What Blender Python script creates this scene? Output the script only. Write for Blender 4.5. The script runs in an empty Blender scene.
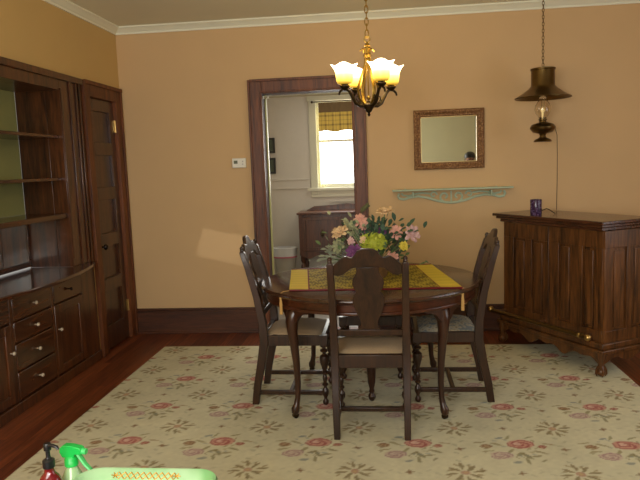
import bpy, math, random
import numpy as np
from mathutils import Vector, Matrix, Quaternion
random.seed(7); rng=np.random.default_rng(5)
SC=bpy.context.scene; COL=SC.collection
PI=math.pi
def srgb(r,g,b):
    f=lambda c:(c/12.92 if c<=.04045 else ((c+.055)/1.055)**2.4)
    return (f(r/255),f(g/255),f(b/255),1)
# ------------------------------------------------------------------ materials
def nt(name):
    m=bpy.data.materials.new(name); m.use_nodes=True
    t=m.node_tree; b=t.nodes['Principled BSDF']; return m,t,b
def plain(name,col,rough=.5,metal=0,spec=.5,noise=0,nscale=30,bump=0,emit=None,es=0,trans=0,alpha=1,coat=0):
    m,t,b=nt(name)
    b.inputs['Base Color'].default_value=col; b.inputs['Roughness'].default_value=rough
    b.inputs['Metallic'].default_value=metal; b.inputs['Specular IOR Level'].default_value=spec
    b.inputs['Coat Weight'].default_value=coat
    if emit: b.inputs['Emission Color'].default_value=emit; b.inputs['Emission Strength'].default_value=es
    b.inputs['Transmission Weight'].default_value=trans; b.inputs['Alpha'].default_value=alpha
    tc=t.nodes.new('ShaderNodeTexCoord'); n=t.nodes.new('ShaderNodeTexNoise'); n.inputs['Scale'].default_value=nscale
    n.inputs['Detail'].default_value=4
    t.links.new(tc.outputs['Object'],n.inputs['Vector'])
    if noise:
        mx=t.nodes.new('ShaderNodeMix'); mx.data_type='RGBA'
        mx.inputs[6].default_value=tuple(c*(1-noise) for c in col[:3])+(1,)
        mx.inputs[7].default_value=tuple(min(1,c*(1+noise)) for c in col[:3])+(1,)
        t.links.new(n.outputs['Fac'],mx.inputs[0]); t.links.new(mx.outputs[2],b.inputs['Base Color'])
    if bump:
        bp=t.nodes.new('ShaderNodeBump'); bp.inputs['Strength'].default_value=bump; bp.inputs['Distance'].default_value=.005
        t.links.new(n.outputs['Fac'],bp.inputs['Height']); t.links.new(bp.outputs['Normal'],b.inputs['Normal'])
    return m
def wood(name,dark,light,axis='Z',scale=9,rough=.32,coat=.15,stretch=12,bump=.15):
    m,t,b=nt(name); N=t.nodes.new; L=t.links.new
    tc=N('ShaderNodeTexCoord'); mp=N('ShaderNodeMapping')
    s={'X':(scale/stretch,scale,scale),'Y':(scale,scale/stretch,scale),'Z':(scale,scale,scale/stretch)}[axis]
    mp.inputs['Scale'].default_value=s
    L(tc.outputs['Object'],mp.inputs['Vector'])
    n=N('ShaderNodeTexNoise'); n.inputs['Scale'].default_value=2.2; n.inputs['Detail'].default_value=8; n.inputs['Roughness'].default_value=.62; n.inputs['Distortion'].default_value=.9
    L(mp.outputs['Vector'],n.inputs['Vector'])
    n2=N('ShaderNodeTexNoise'); n2.inputs['Scale'].default_value=14; n2.inputs['Detail'].default_value=4
    L(mp.outputs['Vector'],n2.inputs['Vector'])
    ad=N('ShaderNodeMath'); ad.operation='MULTIPLY_ADD'; ad.inputs[1].default_value=.45; 
    L(n2.outputs['Fac'],ad.inputs[0]); L(n.outputs['Fac'],ad.inputs[2])
    r=N('ShaderNodeValToRGB'); r.color_ramp.elements[0].position=.5; r.color_ramp.elements[0].color=dark
    r.color_ramp.elements[1].position=.95; r.color_ramp.elements[1].color=light
    L(ad.outputs[0],r.inputs['Fac']); L(r.outputs['Color'],b.inputs['Base Color'])
    b.inputs['Roughness'].default_value=rough; b.inputs['Coat Weight'].default_value=coat; b.inputs['Coat Roughness'].default_value=.15
    bp=N('ShaderNodeBump'); bp.inputs['Strength'].default_value=bump; bp.inputs['Distance'].default_value=.002
    L(ad.outputs[0],bp.inputs['Height']); L(bp.outputs['Normal'],b.inputs['Normal'])
    return m
M={}
M['wall']=plain('peach_wall_paint',srgb(210,176,130),.7,noise=.04,nscale=3,bump=.05,spec=.3)
M['wall_left']=plain('ochre_wall_paint',srgb(208,174,112),.6,noise=.04,nscale=3,bump=.05,spec=.3)
M['green_wall']=plain('sage_wall_paint',srgb(208,208,172),.7,noise=.05,nscale=2)
M['ceiling']=plain('ceiling_paint',srgb(228,224,200),.85,noise=.03,nscale=4)
M['crown']=plain('crown_paint',srgb(236,236,214),.5)
M['kitchen']=plain('kitchen_wall_paint',srgb(206,200,188),.6,noise=.03)
M['white']=plain('white_paint',srgb(205,203,180),.45)
M['trimwood']=wood('casing_wood',srgb(54,25,9),srgb(128,70,30),'Z',8,.48,0)
M['trimwoodH']=wood('casing_wood_across',srgb(64,28,12),srgb(146,78,40),'X',8,.3,.3)
M['basewood']=wood('baseboard_wood',srgb(44,21,10),srgb(98,54,28),'X',8,.45,.2)
M['cabwood']=wood('cabinet_wood',srgb(32,16,8),srgb(104,58,27),'Z',9,.28,.25)
M['cabwoodY']=wood('cabinet_wood_along',srgb(32,16,8),srgb(98,55,26),'Y',9,.22,.35)
M['counter']=wood('counter_wood',srgb(42,20,12),srgb(80,42,24),'Y',9,.12,.6,bump=.05)
M['doorwood']=wood('door_wood',srgb(38,19,8),srgb(92,52,24),'Z',9,.28,.25)
M['barwood']=wood('bar_oak',srgb(24,12,5),srgb(120,75,36),'Z',11,.35,.08)
M['bartop']=wood('bar_top_oak',srgb(38,19,10),srgb(92,52,30),'X',9,.25,.3)
M['chairwood']=wood('walnut_chair',srgb(26,14,8),srgb(64,38,22),'Z',10,.35,.1)
M['tablewood']=wood('mahogany_table',srgb(30,15,8),srgb(66,35,20),'Z',8,.3,.2)
M['tabletop']=wood('mahogany_table_top',srgb(38,21,12),srgb(76,46,29),'X',8,.22,.25,bump=.03)
M['apron']=wood('mahogany_apron',srgb(38,18,9),srgb(88,44,22),'X',8,.3,.15)
M['dresserwood']=wood('dresser_wood',srgb(44,22,12),srgb(104,60,36),'Z',9,.35,.15)
M['brass']=plain('aged_brass',srgb(190,160,100),.3,1)
M['iron']=plain('dark_bronze',srgb(60,48,30),.35,.8)
M['gilt']=plain('antique_gilt_iron',srgb(150,120,50),.35,.85)
M['lampmetal']=plain('tarnished_brass',srgb(104,82,46),.3,.9,noise=.2)
M['knob']=plain('glass_knob',srgb(205,190,165),.12,.3)
M['darkknob']=plain('dark_knob',srgb(40,30,25),.2,.6)
M['mirror']=plain('mirror_glass',(.9,.92,.88,1),.02,1)
M['cabback']=plain('sage_back_panel',srgb(160,160,100),.6)
M['plastic']=plain('white_plastic',srgb(228,226,212),.4)
M['screen']=plain('thermostat_display',srgb(86,92,70),.2)
M['mint']=plain('mint_paint',srgb(184,200,172),.6,noise=.1)
M['cord']=plain('brown_cord',srgb(90,66,42),.6)
M['cushion']=plain('cream_seat_fabric',srgb(170,146,114),.9,noise=.1,nscale=90)
# ---- floor planks
def floor_mat():
    m,t,b=nt('cherry_floor_boards'); N=t.nodes.new; L=t.links.new
    tc=N('ShaderNodeTexCoord'); mp=N('ShaderNodeMapping'); mp.inputs['Rotation'].default_value=(0,0,PI/2)
    L(tc.outputs['Object'],mp.inputs['Vector'])
    br=N('ShaderNodeTexBrick'); br.inputs['Scale'].default_value=1; br.inputs['Brick Width'].default_value=1.4; br.inputs['Row Height'].default_value=.062
    br.inputs['Mortar Size'].default_value=.0012; br.offset=.37
    br.inputs['Color1'].default_value=srgb(104,48,22); br.inputs['Color2'].default_value=srgb(146,76,38); br.inputs['Mortar'].default_value=srgb(34,14,8)
    L(mp.outputs['Vector'],br.inputs['Vector'])
    m2=N('ShaderNodeMapping'); m2.inputs['Scale'].default_value=(22,1.5,1); L(tc.outputs['Object'],m2.inputs['Vector'])
    n=N('ShaderNodeTexNoise'); n.inputs['Scale'].default_value=3; n.inputs['Detail'].default_value=6; L(m2.outputs['Vector'],n.inputs['Vector'])
    mx=N('ShaderNodeMix'); mx.data_type='RGBA'; mx.blend_type='MULTIPLY'; mx.inputs[0].default_value=.7
    r=N('ShaderNodeValToRGB'); r.color_ramp.elements[0].position=.3; r.color_ramp.elements[0].color=(.22,.2,.2,1); r.color_ramp.elements[1].position=.7
    L(n.outputs['Fac'],r.inputs['Fac']); L(br.outputs['Color'],mx.inputs[6]); L(r.outputs['Color'],mx.inputs[7])
    L(mx.outputs[2],b.inputs['Base Color']); b.inputs['Roughness'].default_value=.38
    return m
M['floor']=floor_mat()
def fabric_pattern(name,c1,c2,c3,scale):
    m,t,b=nt(name); N=t.nodes.new; L=t.links.new
    tc=N('ShaderNodeTexCoord'); v=N('ShaderNodeTexVoronoi'); v.inputs['Scale'].default_value=scale; L(tc.outputs['Object'],v.inputs['Vector'])
    r=N('ShaderNodeValToRGB'); e=r.color_ramp.elements; e[0].position=.15; e[0].color=c1; e[1].position=.75; e[1].color=c3
    x=e.new(.45); x.color=c2
    L(v.outputs['Distance'],r.inputs['Fac']); L(r.outputs['Color'],b.inputs['Base Color']); b.inputs['Roughness'].default_value=.9
    return m
M['seat_pattern']=fabric_pattern('tapestry_seat',srgb(132,116,92),srgb(178,168,142),srgb(116,120,120),38)
# ------------------------------------------------------------------ mesh builder
class MB:
    def __init__(s): s.v=[]; s.f=[]
    def add(s,vs,fs,mat=None):
        k=len(s.v)
        s.v+=[tuple(mat@Vector(v)) if mat else tuple(v) for v in vs]; s.f+=[tuple(k+i for i in f) for f in fs]; return s
    def box(s,x0,x1,y0,y1,z0,z1,mat=None):
        if x0>x1:x0,x1=x1,x0
        if y0>y1:y0,y1=y1,y0
        if z0>z1:z0,z1=z1,z0
        return s.add([(x0,y0,z0),(x1,y0,z0),(x1,y1,z0),(x0,y1,z0),(x0,y0,z1),(x1,y0,z1),(x1,y1,z1),(x0,y1,z1)],
            [(0,3,2,1),(4,5,6,7),(0,1,5,4),(1,2,6,5),(2,3,7,6),(3,0,4,7)],mat)
    def lathe(s,prof,c=(0,0,0),n=20,mat=None,ripple=0,rn=6,caps=True):
        vs=[];fs=[]
        for (r,z) in prof:
            for i in range(n):
                a=2*PI*i/n; rr=r*(1+ripple*math.cos(rn*a)*(1 if not callable(ripple) else 0))
                vs.append((c[0]+rr*math.cos(a),c[1]+rr*math.sin(a),c[2]+z))
        for j in range(len(prof)-1):
            for i in range(n):
                k=(i+1)%n; fs.append((j*n+i,j*n+k,(j+1)*n+k,(j+1)*n+i))
        if caps:
            fs.append(tuple(range(n-1,-1,-1))); fs.append(tuple((len(prof)-1)*n+i for i in range(n)))
        return s.add(vs,fs,mat)
    def tube(s,path,rad,n=8,mat=None,squash=None):
        P=[Vector(p) for p in path]; 
        if not hasattr(rad,'__len__'): rad=[rad]*len(P)
        T=[(P[min(i+1,len(P)-1)]-P[max(i-1,0)]).normalized() for i in range(len(P))]
        u=T[0].orthogonal().normalized() if squash is None else (Vector(squash)-T[0]*Vector(squash).dot(T[0])).normalized()
        vs=[];fs=[]
        for i,(p,t) in enumerate(zip(P,T)):
            u=(u-t*u.dot(t)).normalized(); w=t.cross(u)
            r=rad[i]; ra,rb=(r if hasattr(r,'__len__') else (r,r))
            for k in range(n):
                a=2*PI*k/n; vs.append(p+u*ra*math.cos(a)+w*rb*math.sin(a))
        for j in range(len(P)-1):
            for i in range(n):
                k=(i+1)%n; fs.append((j*n+i,j*n+k,(j+1)*n+k,(j+1)*n+i))
        fs.append(tuple(range(n-1,-1,-1))); fs.append(tuple((len(P)-1)*n+i for i in range(n)))
        return s.add(vs,fs,mat)
    def prism(s,out,d0,d1,fn=None,mat=None):
        """outline in (a,b); depth along third axis; fn(a,b,d)->xyz"""
        fn=fn or (lambda a,b,d:(a,d,b)); n=len(out)
        vs=[fn(a,b,d0) for a,b in out]+[fn(a,b,d1) for a,b in out]
        fs=[tuple(range(n)),tuple(range(2*n-1,n-1,-1))]+[(i,i+n,(i+1)%n+n,(i+1)%n) for i in range(n)]
        return s.add(vs,fs,mat)
    def ball(s,c,r,n=12,m=8,sc=(1,1,1),mat=None):
        pr=[(math.sin(PI*j/m)*r+1e-5,-math.cos(PI*j/m)*r) for j in range(m+1)]
        vs=[];fs=[]
        for rr,z in pr:
            for i in range(n):
                a=2*PI*i/n; vs.append((c[0]+rr*math.cos(a)*sc[0],c[1]+rr*math.sin(a)*sc[1],c[2]+z*sc[2]))
        for j in range(m):
            for i in range(n):
                k=(i+1)%n; fs.append((j*n+i,j*n+k,(j+1)*n+k,(j+1)*n+i))
        return s.add(vs,fs,mat)
    def build(s,name,mat,parent=None,bevel=0,smooth=True,solid=0,sub=0,label=None):
        me=bpy.data.meshes.new(name); me.from_pydata([tuple(v) for v in s.v],[],s.f); me.update()
        import bmesh
        bm=bmesh.new(); bm.from_mesh(me); bmesh.ops.recalc_face_normals(bm,faces=bm.faces); bm.to_mesh(me); bm.free()
        if smooth:
            me.shade_smooth(); me.set_sharp_from_angle(angle=math.radians(38))
        me.materials.append(mat)
        o=bpy.data.objects.new(name,me); COL.objects.link(o)
        if parent: o.parent=parent
        if solid: md=o.modifiers.new('s','SOLIDIFY'); md.thickness=solid; md.offset=0
        if bevel:
            md=o.modifiers.new('b','BEVEL'); md.width=bevel; md.segments=2; md.limit_method='ANGLE'; md.angle_limit=math.radians(40)
        if sub: md=o.modifiers.new('ss','SUBSURF'); md.levels=sub; md.render_levels=sub
        if label: o['label']=label
        return o
def tag(o,label,cat,group=None,kind=None):
    o['label']=label; o['category']=cat
    if group: o['group']=group
    if kind: o['kind']=kind
    return o
def thing(name,label,cat,loc=(0,0,0),rz=0,group=None):
    o=bpy.data.objects.new(name,None); COL.objects.link(o); o.location=loc; o.rotation_euler=(0,0,rz)
    o.empty_display_size=.1
    return tag(o,label,cat,group)
def struct(name,mb,mat,parent=None,bevel=0,label=None,cat=None):
    o=mb.build(name,mat,parent,bevel)
    if not parent:
        o['kind']='structure'; o['label']=label or name.replace('_',' '); o['category']=cat or name.split('_')[0]
    return o
def copy_tree(o,parent=None):
    c=o.copy(); COL.objects.link(c); 
    if parent: c.parent=parent
    for ch in list(o.children): copy_tree(ch,c)
    return c
def RZ(a,loc=(0,0,0)): return Matrix.Translation(loc)@Matrix.Rotation(a,4,'Z')
# ------------------------------------------------------------------ camera
f_px=627.80; pitch=.116837; yaw=-.106506; roll=-.036942
CAM=Vector((0,-5.47466,1.47296))
F=Vector((math.sin(yaw)*math.cos(pitch),math.cos(yaw)*math.cos(pitch),-math.sin(pitch)))
R0=Vector((math.cos(yaw),-math.sin(yaw),0)); U0=R0.cross(F)
Rv=R0*math.cos(roll)+U0*math.sin(roll); Uv=U0*math.cos(roll)-R0*math.sin(roll)
cd=bpy.data.cameras.new('camera'); cam=bpy.data.objects.new('camera',cd); COL.objects.link(cam)
cam.matrix_world=Matrix(((Rv.x,Uv.x,-F.x,CAM.x),(Rv.y,Uv.y,-F.y,CAM.y),(Rv.z,Uv.z,-F.z,CAM.z),(0,0,0,1)))
cd.sensor_width=36; cd.lens=f_px*36/640; cd.clip_start=.05
SC.camera=cam
# ------------------------------------------------------------------ room
XL=-2.324; XR=3.2; YB=0; YF=-7.2; H=2.74; T=.14
DX0,DX1,DZ=-1.045,-.27,2.115
struct('floor',MB().box(XL-.6,XR+.2,YF-.2,YB+T,-.06,0),M['floor'],label='dark cherry red hardwood board floor')
struct('ceiling',MB().box(XL-.6,XR+.2,YF-.2,YB+T,H,H+.1),M['ceiling'],label='plain beige painted ceiling')
struct('wall_back',MB().box(XL-.6,DX0-.03,0,T,0,H).box(DX1+.03,XR+.2,0,T,0,H).box(DX0-.03,DX1+.03,0,T,DZ+.03,H),M['wall'],label='peach painted wall with doorway, mirror and shelf')
CY0,CY1=-.76,-2.56   # cabinet span
DY0,DY1=-.135,-.625  # closet door opening
struct('wall_left',MB().box(XL-.12,XL,YF,CY1,0,H).box(XL-.12,XL,CY1,CY0,2.16,H).box(XL-.12,XL,CY0,DY1-.012,0,H).box(XL-.12,XL,DY1-.012,DY0+.012,2.1,H).box(XL-.12,XL,DY0+.012,0,0,H),M['wall_left'],label='ochre painted wall above the built-in cabinet and panelled door')
struct('wall_closet',MB().box(XL-.2,XL-.14,CY1-.1,.1,0,2.3) if False else MB().box(XL-.13,XL-.11,DY1-.05,DY0+.05,0,2.15),M['doorwood'],label='added backing board that blocks light leaking round the panelled door',cat='wall')  # added backing, keeps outside light from leaking past the door leaf
struct('wall_right',MB().box(XR,XR+.12,YF,-3.5,0,H).box(XR,XR+.12,-1.6,0,0,H).box(XR,XR+.12,-3.5,-1.6,0,.7).box(XR,XR+.12,-3.5,-1.6,2.2,H),M['wall'],label='peach painted side wall with a window')
struct('wall_front',MB().box(XL-.12,XR+.12,YF-.12,YF,0,H),M['green_wall'],label='sage green wall opposite, seen only in the mirror')
# crown moulding: profile (out,down)
def crown(name,a,b,inward,label):
    prof=[(0,0),(.062,0),(.062,-.012),(.045,-.02),(.03,-.036),(.016,-.046),(.012,-.06),(0,-.06)]
    a=Vector(a);b=Vector(b);n=Vector(inward)
    m=MB(); k=len(prof)
    vs=[tuple(a+n*p+Vector((0,0,q))) for p,q in prof]+[tuple(b+n*p+Vector((0,0,q))) for p,q in prof]
    m.add(vs,[tuple(range(k)),tuple(range(2*k-1,k-1,-1))]+[(i,i+k,(i+1)%k+k,(i+1)%k) for i in range(k)])
    return struct(name,m,M['crown'],label=label,cat='crown moulding')
crown('trim_1',(XL,0,H),(XR,0,H),(0,-1,0),'white crown moulding along the top of the peach wall')
crown('trim_2',(XL,YF,H),(XL,0,H),(1,0,0),'white crown moulding along the top of the ochre left wall')
# baseboards
def baseb(name,x0,x1,label):
    m=MB().box(x0,x1,-.018,0,0,.195).box(x0,x1,-.026,0,.195,.212).box(x0,x1,-.014,0,.212,.232).box(x0,x1,-.034,-.018,0,.022)
    return struct(name,m,M['basewood'],bevel=.003,label=label,cat='baseboard')
baseb('baseboard_left',XL,DX0-.118,'dark wood baseboard left of the doorway')
baseb('baseboard_right',DX1+.122,XR,'dark wood baseboard right of the doorway')
# doorway casing (open doorway into the kitchen)
CW=.118
def casing_profile_v(x0,x1,z1):
    m=MB().box(x0,x1,-.022,0,0,z1)
    return m
m=MB()
m.box(DX0-CW,DX0,-.022,0,0,DZ+CW).box(DX1,DX1+CW,-.022,0,0,DZ+CW).box(DX0,DX1,-.022,0,DZ,DZ+CW-.001)
m.box(DX0-CW-.002,DX0-CW+.018,-.036,-.02,0,DZ+CW).box(DX1+CW-.018,DX1+CW+.002,-.036,-.02,0,DZ+CW).box(DX0-CW+.018,DX1+CW-.018,-.036,-.02,DZ+CW-.018,DZ+CW+.004)
m.box(DX0-.02,DX0-.008,-.03,-.02,0,DZ+.008).box(DX1+.008,DX1+.02,-.03,-.02,0,DZ+.008).box(DX0-.008,DX1+.008,-.03,-.02,DZ+.008,DZ+.02)
dr=struct('door_1',m,M['trimwood'],bevel=.003,label='dark wood casing of the open doorway into the white room',cat='doorway')
m=MB().box(DX0-.03,DX0,0,T-.02,0,DZ).box(DX1,DX1+.03,0,T-.02,0,DZ).box(DX0-.03,DX1+.03,0,T+.01,DZ,DZ+.03)
m.build('jamb',wood('jamb_wood',srgb(40,18,9),srgb(84,42,22),'Z',8,.75,0),dr)
m=MB().box(DX0-.03,DX0+.012,T-.019,T+.01,0,DZ).box(DX1-.002,DX1+.03,T-.019,T+.01,0,DZ)
m.build('pale_jamb_edge',plain('pale_jamb',srgb(200,198,130),.4),dr,label='pale yellow back edge of the jamb')  # pale yellow strip along the rear edge of the jamb
# tension rod across opening
rod=thing('curtain_rod','thin white curtain rod across the top of the open doorway','rod',(DX0,.03,2.085))
MB().tube([(.003,0,0),(DX1-DX0-.003,0,0)],.007,8).build('rod',plain('rod_white',srgb(160,150,120),.35),rod)
for x in (.008,.05): MB().tube([(x-.006,0,0),(x+.006,0,0)],.014,10).build('rod_bracket',M['plastic'],rod)
# ------------------------------------------------------------------ kitchen beyond
KX0,KX1,KY=-1.60,1.6,2.45
struct('wall_kitchen_back',MB().box(KX0,-.85,KY,KY+.12,0,H).box(.15,KX1,KY,KY+.12,0,H).box(-.85,.15,KY,KY+.12,0,1.2).box(-.85,.15,KY,KY+.12,2.28,H),M['kitchen'],label='grey-white painted wall of the room beyond, with the bright window',cat='wall')
struct('wall_kitchen_left',MB().box(KX0-.1,KX0,T,KY+.12,0,H),M['kitchen'],label='grey-white left wall of the room beyond',cat='wall')
struct('wall_kitchen_right',MB().box(KX1,KX1+.1,T,KY+.12,0,H),M['kitchen'],label='right wall of the room beyond',cat='wall')
struct('floor_kitchen',MB().box(KX0-.1,KX1+.1,T,KY+.12,-.06,0),plain('kitchen_floor',srgb(120,110,95),.4,noise=.1),label='grey floor of the room beyond',cat='floor')
struct('ceiling_kitchen',MB().box(KX0-.1,KX1+.1,T,KY+.12,H,H+.1),M['kitchen'],label='ceiling of the room beyond',cat='ceiling')
m=MB().box(KX0,-.94,KY-.02,KY,1.20,1.215).box(KX0,-.94,KY-.03,KY,1.31,1.325).box(KX0,-.94,KY-.014,KY,1.215,1.31)
m.box(-.7,KX1,KY-.02,KY,1.02,1.035).box(KX0+.0,KX1,KY-.014,KY,0,.12)
struct('trim_3',m,M['kitchen'],bevel=.002,label='painted chair rail on the white room wall',cat='chair rail')
# kitchen window
win=MB()
win.box(-.93,-.84,KY-.03,KY,1.12,2.36).box(.14,.23,KY-.03,KY,1.12,2.36).box(-.95,.25,KY-.035,KY,2.28,2.40)
win.box(-.97,.27,KY-.06,KY,1.165,1.20).box(-.93,.23,KY-.025,KY,1.085,1.165)
w1=struct('window_1',win,M['white'],bevel=.003,label='bright window with yellow plaid valance in the white room',cat='window')
m=MB().box(-.85,-.81,KY+.02,KY+.06,1.2,2.28).box(.11,.15,KY+.02,KY+.06,1.2,2.28).box(-.81,.11,KY+.02,KY+.06,1.2,1.25).box(-.81,.11,KY+.02,KY+.06,2.24,2.28).box(-.81,.11,KY+.02,KY+.06,1.77,1.80)
m.build('window_sash',M['white'],w1,.002)
MB().box(-.81,.11,KY+.035,KY+.042,1.25,2.24).build('pane',plain('daylight_pane',(1,1,1,1),.5,emit=(1,1,.97,1),es=5.5),w1)
# sheer + valance
def drape(x0,x1,z0,z1,y,amp,waves,nx=80,nz=12,scallop=0):
    vs=[];fs=[]
    for j in range(nz+1):
        for i in range(nx+1):
            u=i/nx; v=j/nz
            zz=z1+(z0-z1)*v + (scallop*math.sin(u*PI*7)*v)
            vs.append((x0+(x1-x0)*u, y+amp*(.4+.6*v)*math.sin(u*2*PI*waves+math.sin(u*9)), zz))
    for j in range(nz):
        for i in range(nx): a=j*(nx+1)+i; fs.append((a,a+1,a+nx+2,a+nx+1))
    return MB().add(vs,fs)
def sheer_mat():
    m,t,b=nt('sheer_yellow'); b.inputs['Base Color'].default_value=srgb(250,244,190); b.inputs['Roughness'].default_value=.9
    b.inputs['Transmission Weight'].default_value=0; b.inputs['Alpha'].default_value=.4
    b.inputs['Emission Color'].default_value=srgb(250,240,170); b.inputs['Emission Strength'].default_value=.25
    return m
SH=sheer_mat()
for i,(a,b_) in enumerate(((-.84,-.745),(.02,.14))):
    o=drape(a,b_,1.22,2.2,KY-.0401,.006,3,30).build('sheer_curtain',SH)
    tag(o,'pale yellow sheer curtain gathered at the %s side of the bright window'%('left' if i==0 else 'right'),'curtain')
def plaid_mat():
    m,t,b=nt('plaid_valance'); N=t.nodes.new; L=t.links.new
    tc=N('ShaderNodeTexCoord'); sp=N('ShaderNodeSeparateXYZ'); L(tc.outputs['Object'],sp.inputs[0])
    def stripes(out,freq,thr,ph=0):
        a=N('ShaderNodeMath'); a.operation='MULTIPLY_ADD'; a.inputs[1].default_value=freq; a.inputs[2].default_value=ph; L(out,a.inputs[0])
        f=N('ShaderNodeMath'); f.operation='FRACT'; L(a.outputs[0],f.inputs[0])
        g=N('ShaderNodeMath'); g.operation='LESS_THAN'; g.inputs[1].default_value=thr; L(f.outputs[0],g.inputs[0]); return g.outputs[0]
    v=stripes(sp.outputs['X'],11,.25); v2=stripes(sp.outputs['X'],11,.07,.5); h=stripes(sp.outputs['Z'],9,.2,.3); h2=stripes(sp.outputs['Z'],9,.06,.75)
    s=v
    for o in (v2,h,h2):
        a=N('ShaderNodeMath'); a.operation='ADD'; L(s,a.inputs[0]); L(o,a.inputs[1]); s=a.outputs[0]
    a=N('ShaderNodeMath'); a.operation='MULTIPLY'; a.inputs[1].default_value=.4; L(s,a.inputs[0])
    mx=N('ShaderNodeMix'); mx.data_type='RGBA'; mx.inputs[6].default_value=srgb(176,146,66); mx.inputs[7].default_value=srgb(84,64,38)
    L(a.outputs[0],mx.inputs[0]); 
    top=N('ShaderNodeMath'); top.operation='GREATER_THAN'; top.inputs[1].default_value=2.13; L(sp.outputs['Z'],top.inputs[0])
    mx2=N('ShaderNodeMix'); mx2.data_type='RGBA'; mx2.inputs[7].default_value=srgb(92,72,44); L(top.outputs[0],mx2.inputs[0]); L(mx.outputs[2],mx2.inputs[6])
    L(mx2.outputs[2],b.inputs['Base Color']); b.inputs['Roughness'].default_value=.9
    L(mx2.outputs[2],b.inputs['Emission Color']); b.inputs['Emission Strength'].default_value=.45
    return m
o=drape(-.80,.16,1.90,2.25,KY-.075,.014,9,160,10,.008).build('valance',plaid_mat())
tag(o,'yellow and brown plaid valance hanging over the bright window','valance')
vr=thing('valance_rod','thin dark curtain rod holding the plaid valance above the window','rod',(-.87,KY-.075,2.262))
MB().tube([(0,0,0),(1.06,0,0)],.006).build('rod',M['iron'],vr)
MB().ball((-.008,0,0),.016).build('finial',M['iron'],vr)
# framed pictures on kitchen left wall (seen edge on)
for (z0,z1,lab) in ((1.66,1.85,'upper dark framed picture partly hidden behind the doorway jamb'),(1.40,1.60,'lower dark framed picture partly hidden behind the doorway jamb')):
    p=thing('picture_frame',lab,'picture',(-1.475,KY,z0))
    MB().box(-.1,.1,-.03,0,0,z1-z0).build('frame',plain('black_frame',srgb(28,28,24),.4),p,.003)
    MB().box(-.075,.075,-.032,-.03,.025,z1-z0-.025).build('picture',plain('dark_print',srgb(70,80,60),.5,noise=.5,nscale=20),p)
# trash bin
tb=thing('waste_bin','grey plastic waste bin with white liner beside the dark dresser','waste bin',(-1.25,2.1,0))
MB().lathe([(.10,0),(.105,.01),(.142,.42),(.144,.425),(.138,.425),(.1,.02)],n=28,mat=Matrix.Diagonal((1.0,.8,1.14,1)),caps=True).build('bin',plain('grey_plastic',srgb(170,168,160),.4),tb)
MB().lathe([(.143,.335),(.147,.37),(.151,.435),(.14,.44),(.13,.41)],n=36,mat=Matrix.Diagonal((1.0,.8,1.14,1)),ripple=.02,rn=9,caps=False).build('liner',plain('bin_liner',srgb(205,208,210),.35),tb,label='white plastic bag folded over the rim')
MB().lathe([(.1455,.33),(.1475,.33),(.1485,.346),(.1465,.346)],n=36,mat=Matrix.Diagonal((1.01,.81,1.14,1)),caps=False).build('drawstring',plain('pink_tie',srgb(190,110,130),.5),tb,label='pink drawstring of the liner')
# dresser
ds=thing('dresser','dark wood dresser with scalloped apron beyond the doorway','dresser',(-.49,2.2,0))
W=1.12; D=.40
MB().box(-W/2,W/2,-D/2+.015,D/2,.42,.90).box(-W/2,-W/2+.05,-D/2,-D/2+.05,.42,.90).box(W/2-.05,W/2,-D/2,-D/2+.05,.42,.9).build('body',M['dresserwood'],ds,.003)
MB().box(-W/2-.02,W/2+.02,-D/2-.02,D/2,.90,.925).build('dresser_top',M['dresserwood'],ds,.006)
bo=[(-W/2+.05,.925),(W/2-.05,.925),(W/2-.15,.975),(.2,.985),(0,1.0),(-.2,.985),(-W/2+.15,.975)]
MB().prism(bo,D/2-.03,D/2).build('backsplash',M['dresserwood'],ds,.003)
ap=[(-W/2,.45)]+[(-W/2+W*i/40,.385+.022*math.cos(i/40*2*PI*5)) for i in range(41)]+[(W/2,.45)]
MB().prism(ap,-D/2-.002,-D/2+.02).build('apron',M['dresserwood'],ds)
for dx in (-.275,.275):
    d=MB().box(dx-.235,dx+.235,-D/2-.004,-D/2+.016,.46,.87).box(dx-.235,dx-.20,-D/2-.018,-D/2,.46,.87).box(dx+.20,dx+.235,-D/2-.018,-D/2,.46,.87).box(dx-.2,dx+.2,-D/2-.018,-D/2,.46,.50).box(dx-.2,dx+.2,-D/2-.018,-D/2,.83,.87).build('door',M['dresserwood'],ds,.003)
    MB().prism([(dx+.0+.022*math.cos(a)*(1+.3*math.cos(4*a)),.67+.055*math.sin(a)) for a in [2*PI*i/20 for i in range(20)]],-D/2-.01,-D/2-.004).ball((dx,-D/2-.025,.65),.014).build('escutcheon',M['iron'],d,label='dark metal pull plate')
for sx in (-1,1):
    for sy in (-1,1):
        MB().lathe([(.016,0),(.02,.02),(.014,.05),(.026,.18),(.03,.27),(.016,.31),(.03,.34),(.03,.43)],(sx*(W/2-.035),sy*(D/2-.035),0)).build('leg',M['dresserwood'],ds)
# ------------------------------------------------------------------ closet door in left wall
m=MB(); x0=XL; 
cw=.115
m.box(XL,XL+.018,DY0+.002,DY0+.115,0,2.09+cw).box(XL,XL+.022,DY1-cw,DY1,0,2.09+cw).box(XL,XL+.022,DY1,DY0+.002,2.09,2.09+cw-.001)
m.box(XL+.016,XL+.028,DY0+.09,DY0+.115,0,2.09+cw).box(XL+.018,XL+.034,DY1-cw,DY1-cw+.03,0,2.09+cw).box(XL+.018,XL+.034,DY1-cw+.03,DY0+.115,2.09+cw-.025,2.09+cw+.006)
m.box(XL-.06,XL+.012,DY0-.001,DY0+.012,0,2.1).box(XL-.06,XL+.012,DY1-.012,DY1+.001,0,2.1).box(XL-.06,XL+.012,DY1,DY0,2.088,2.1)
d2=struct('door_2',m,M['trimwood'],bevel=.003,label='narrow dark wood five panel closet door in the left wall',cat='door')
m=MB(); xf=XL-.012; xb=XL-.045
sw=.085
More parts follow.
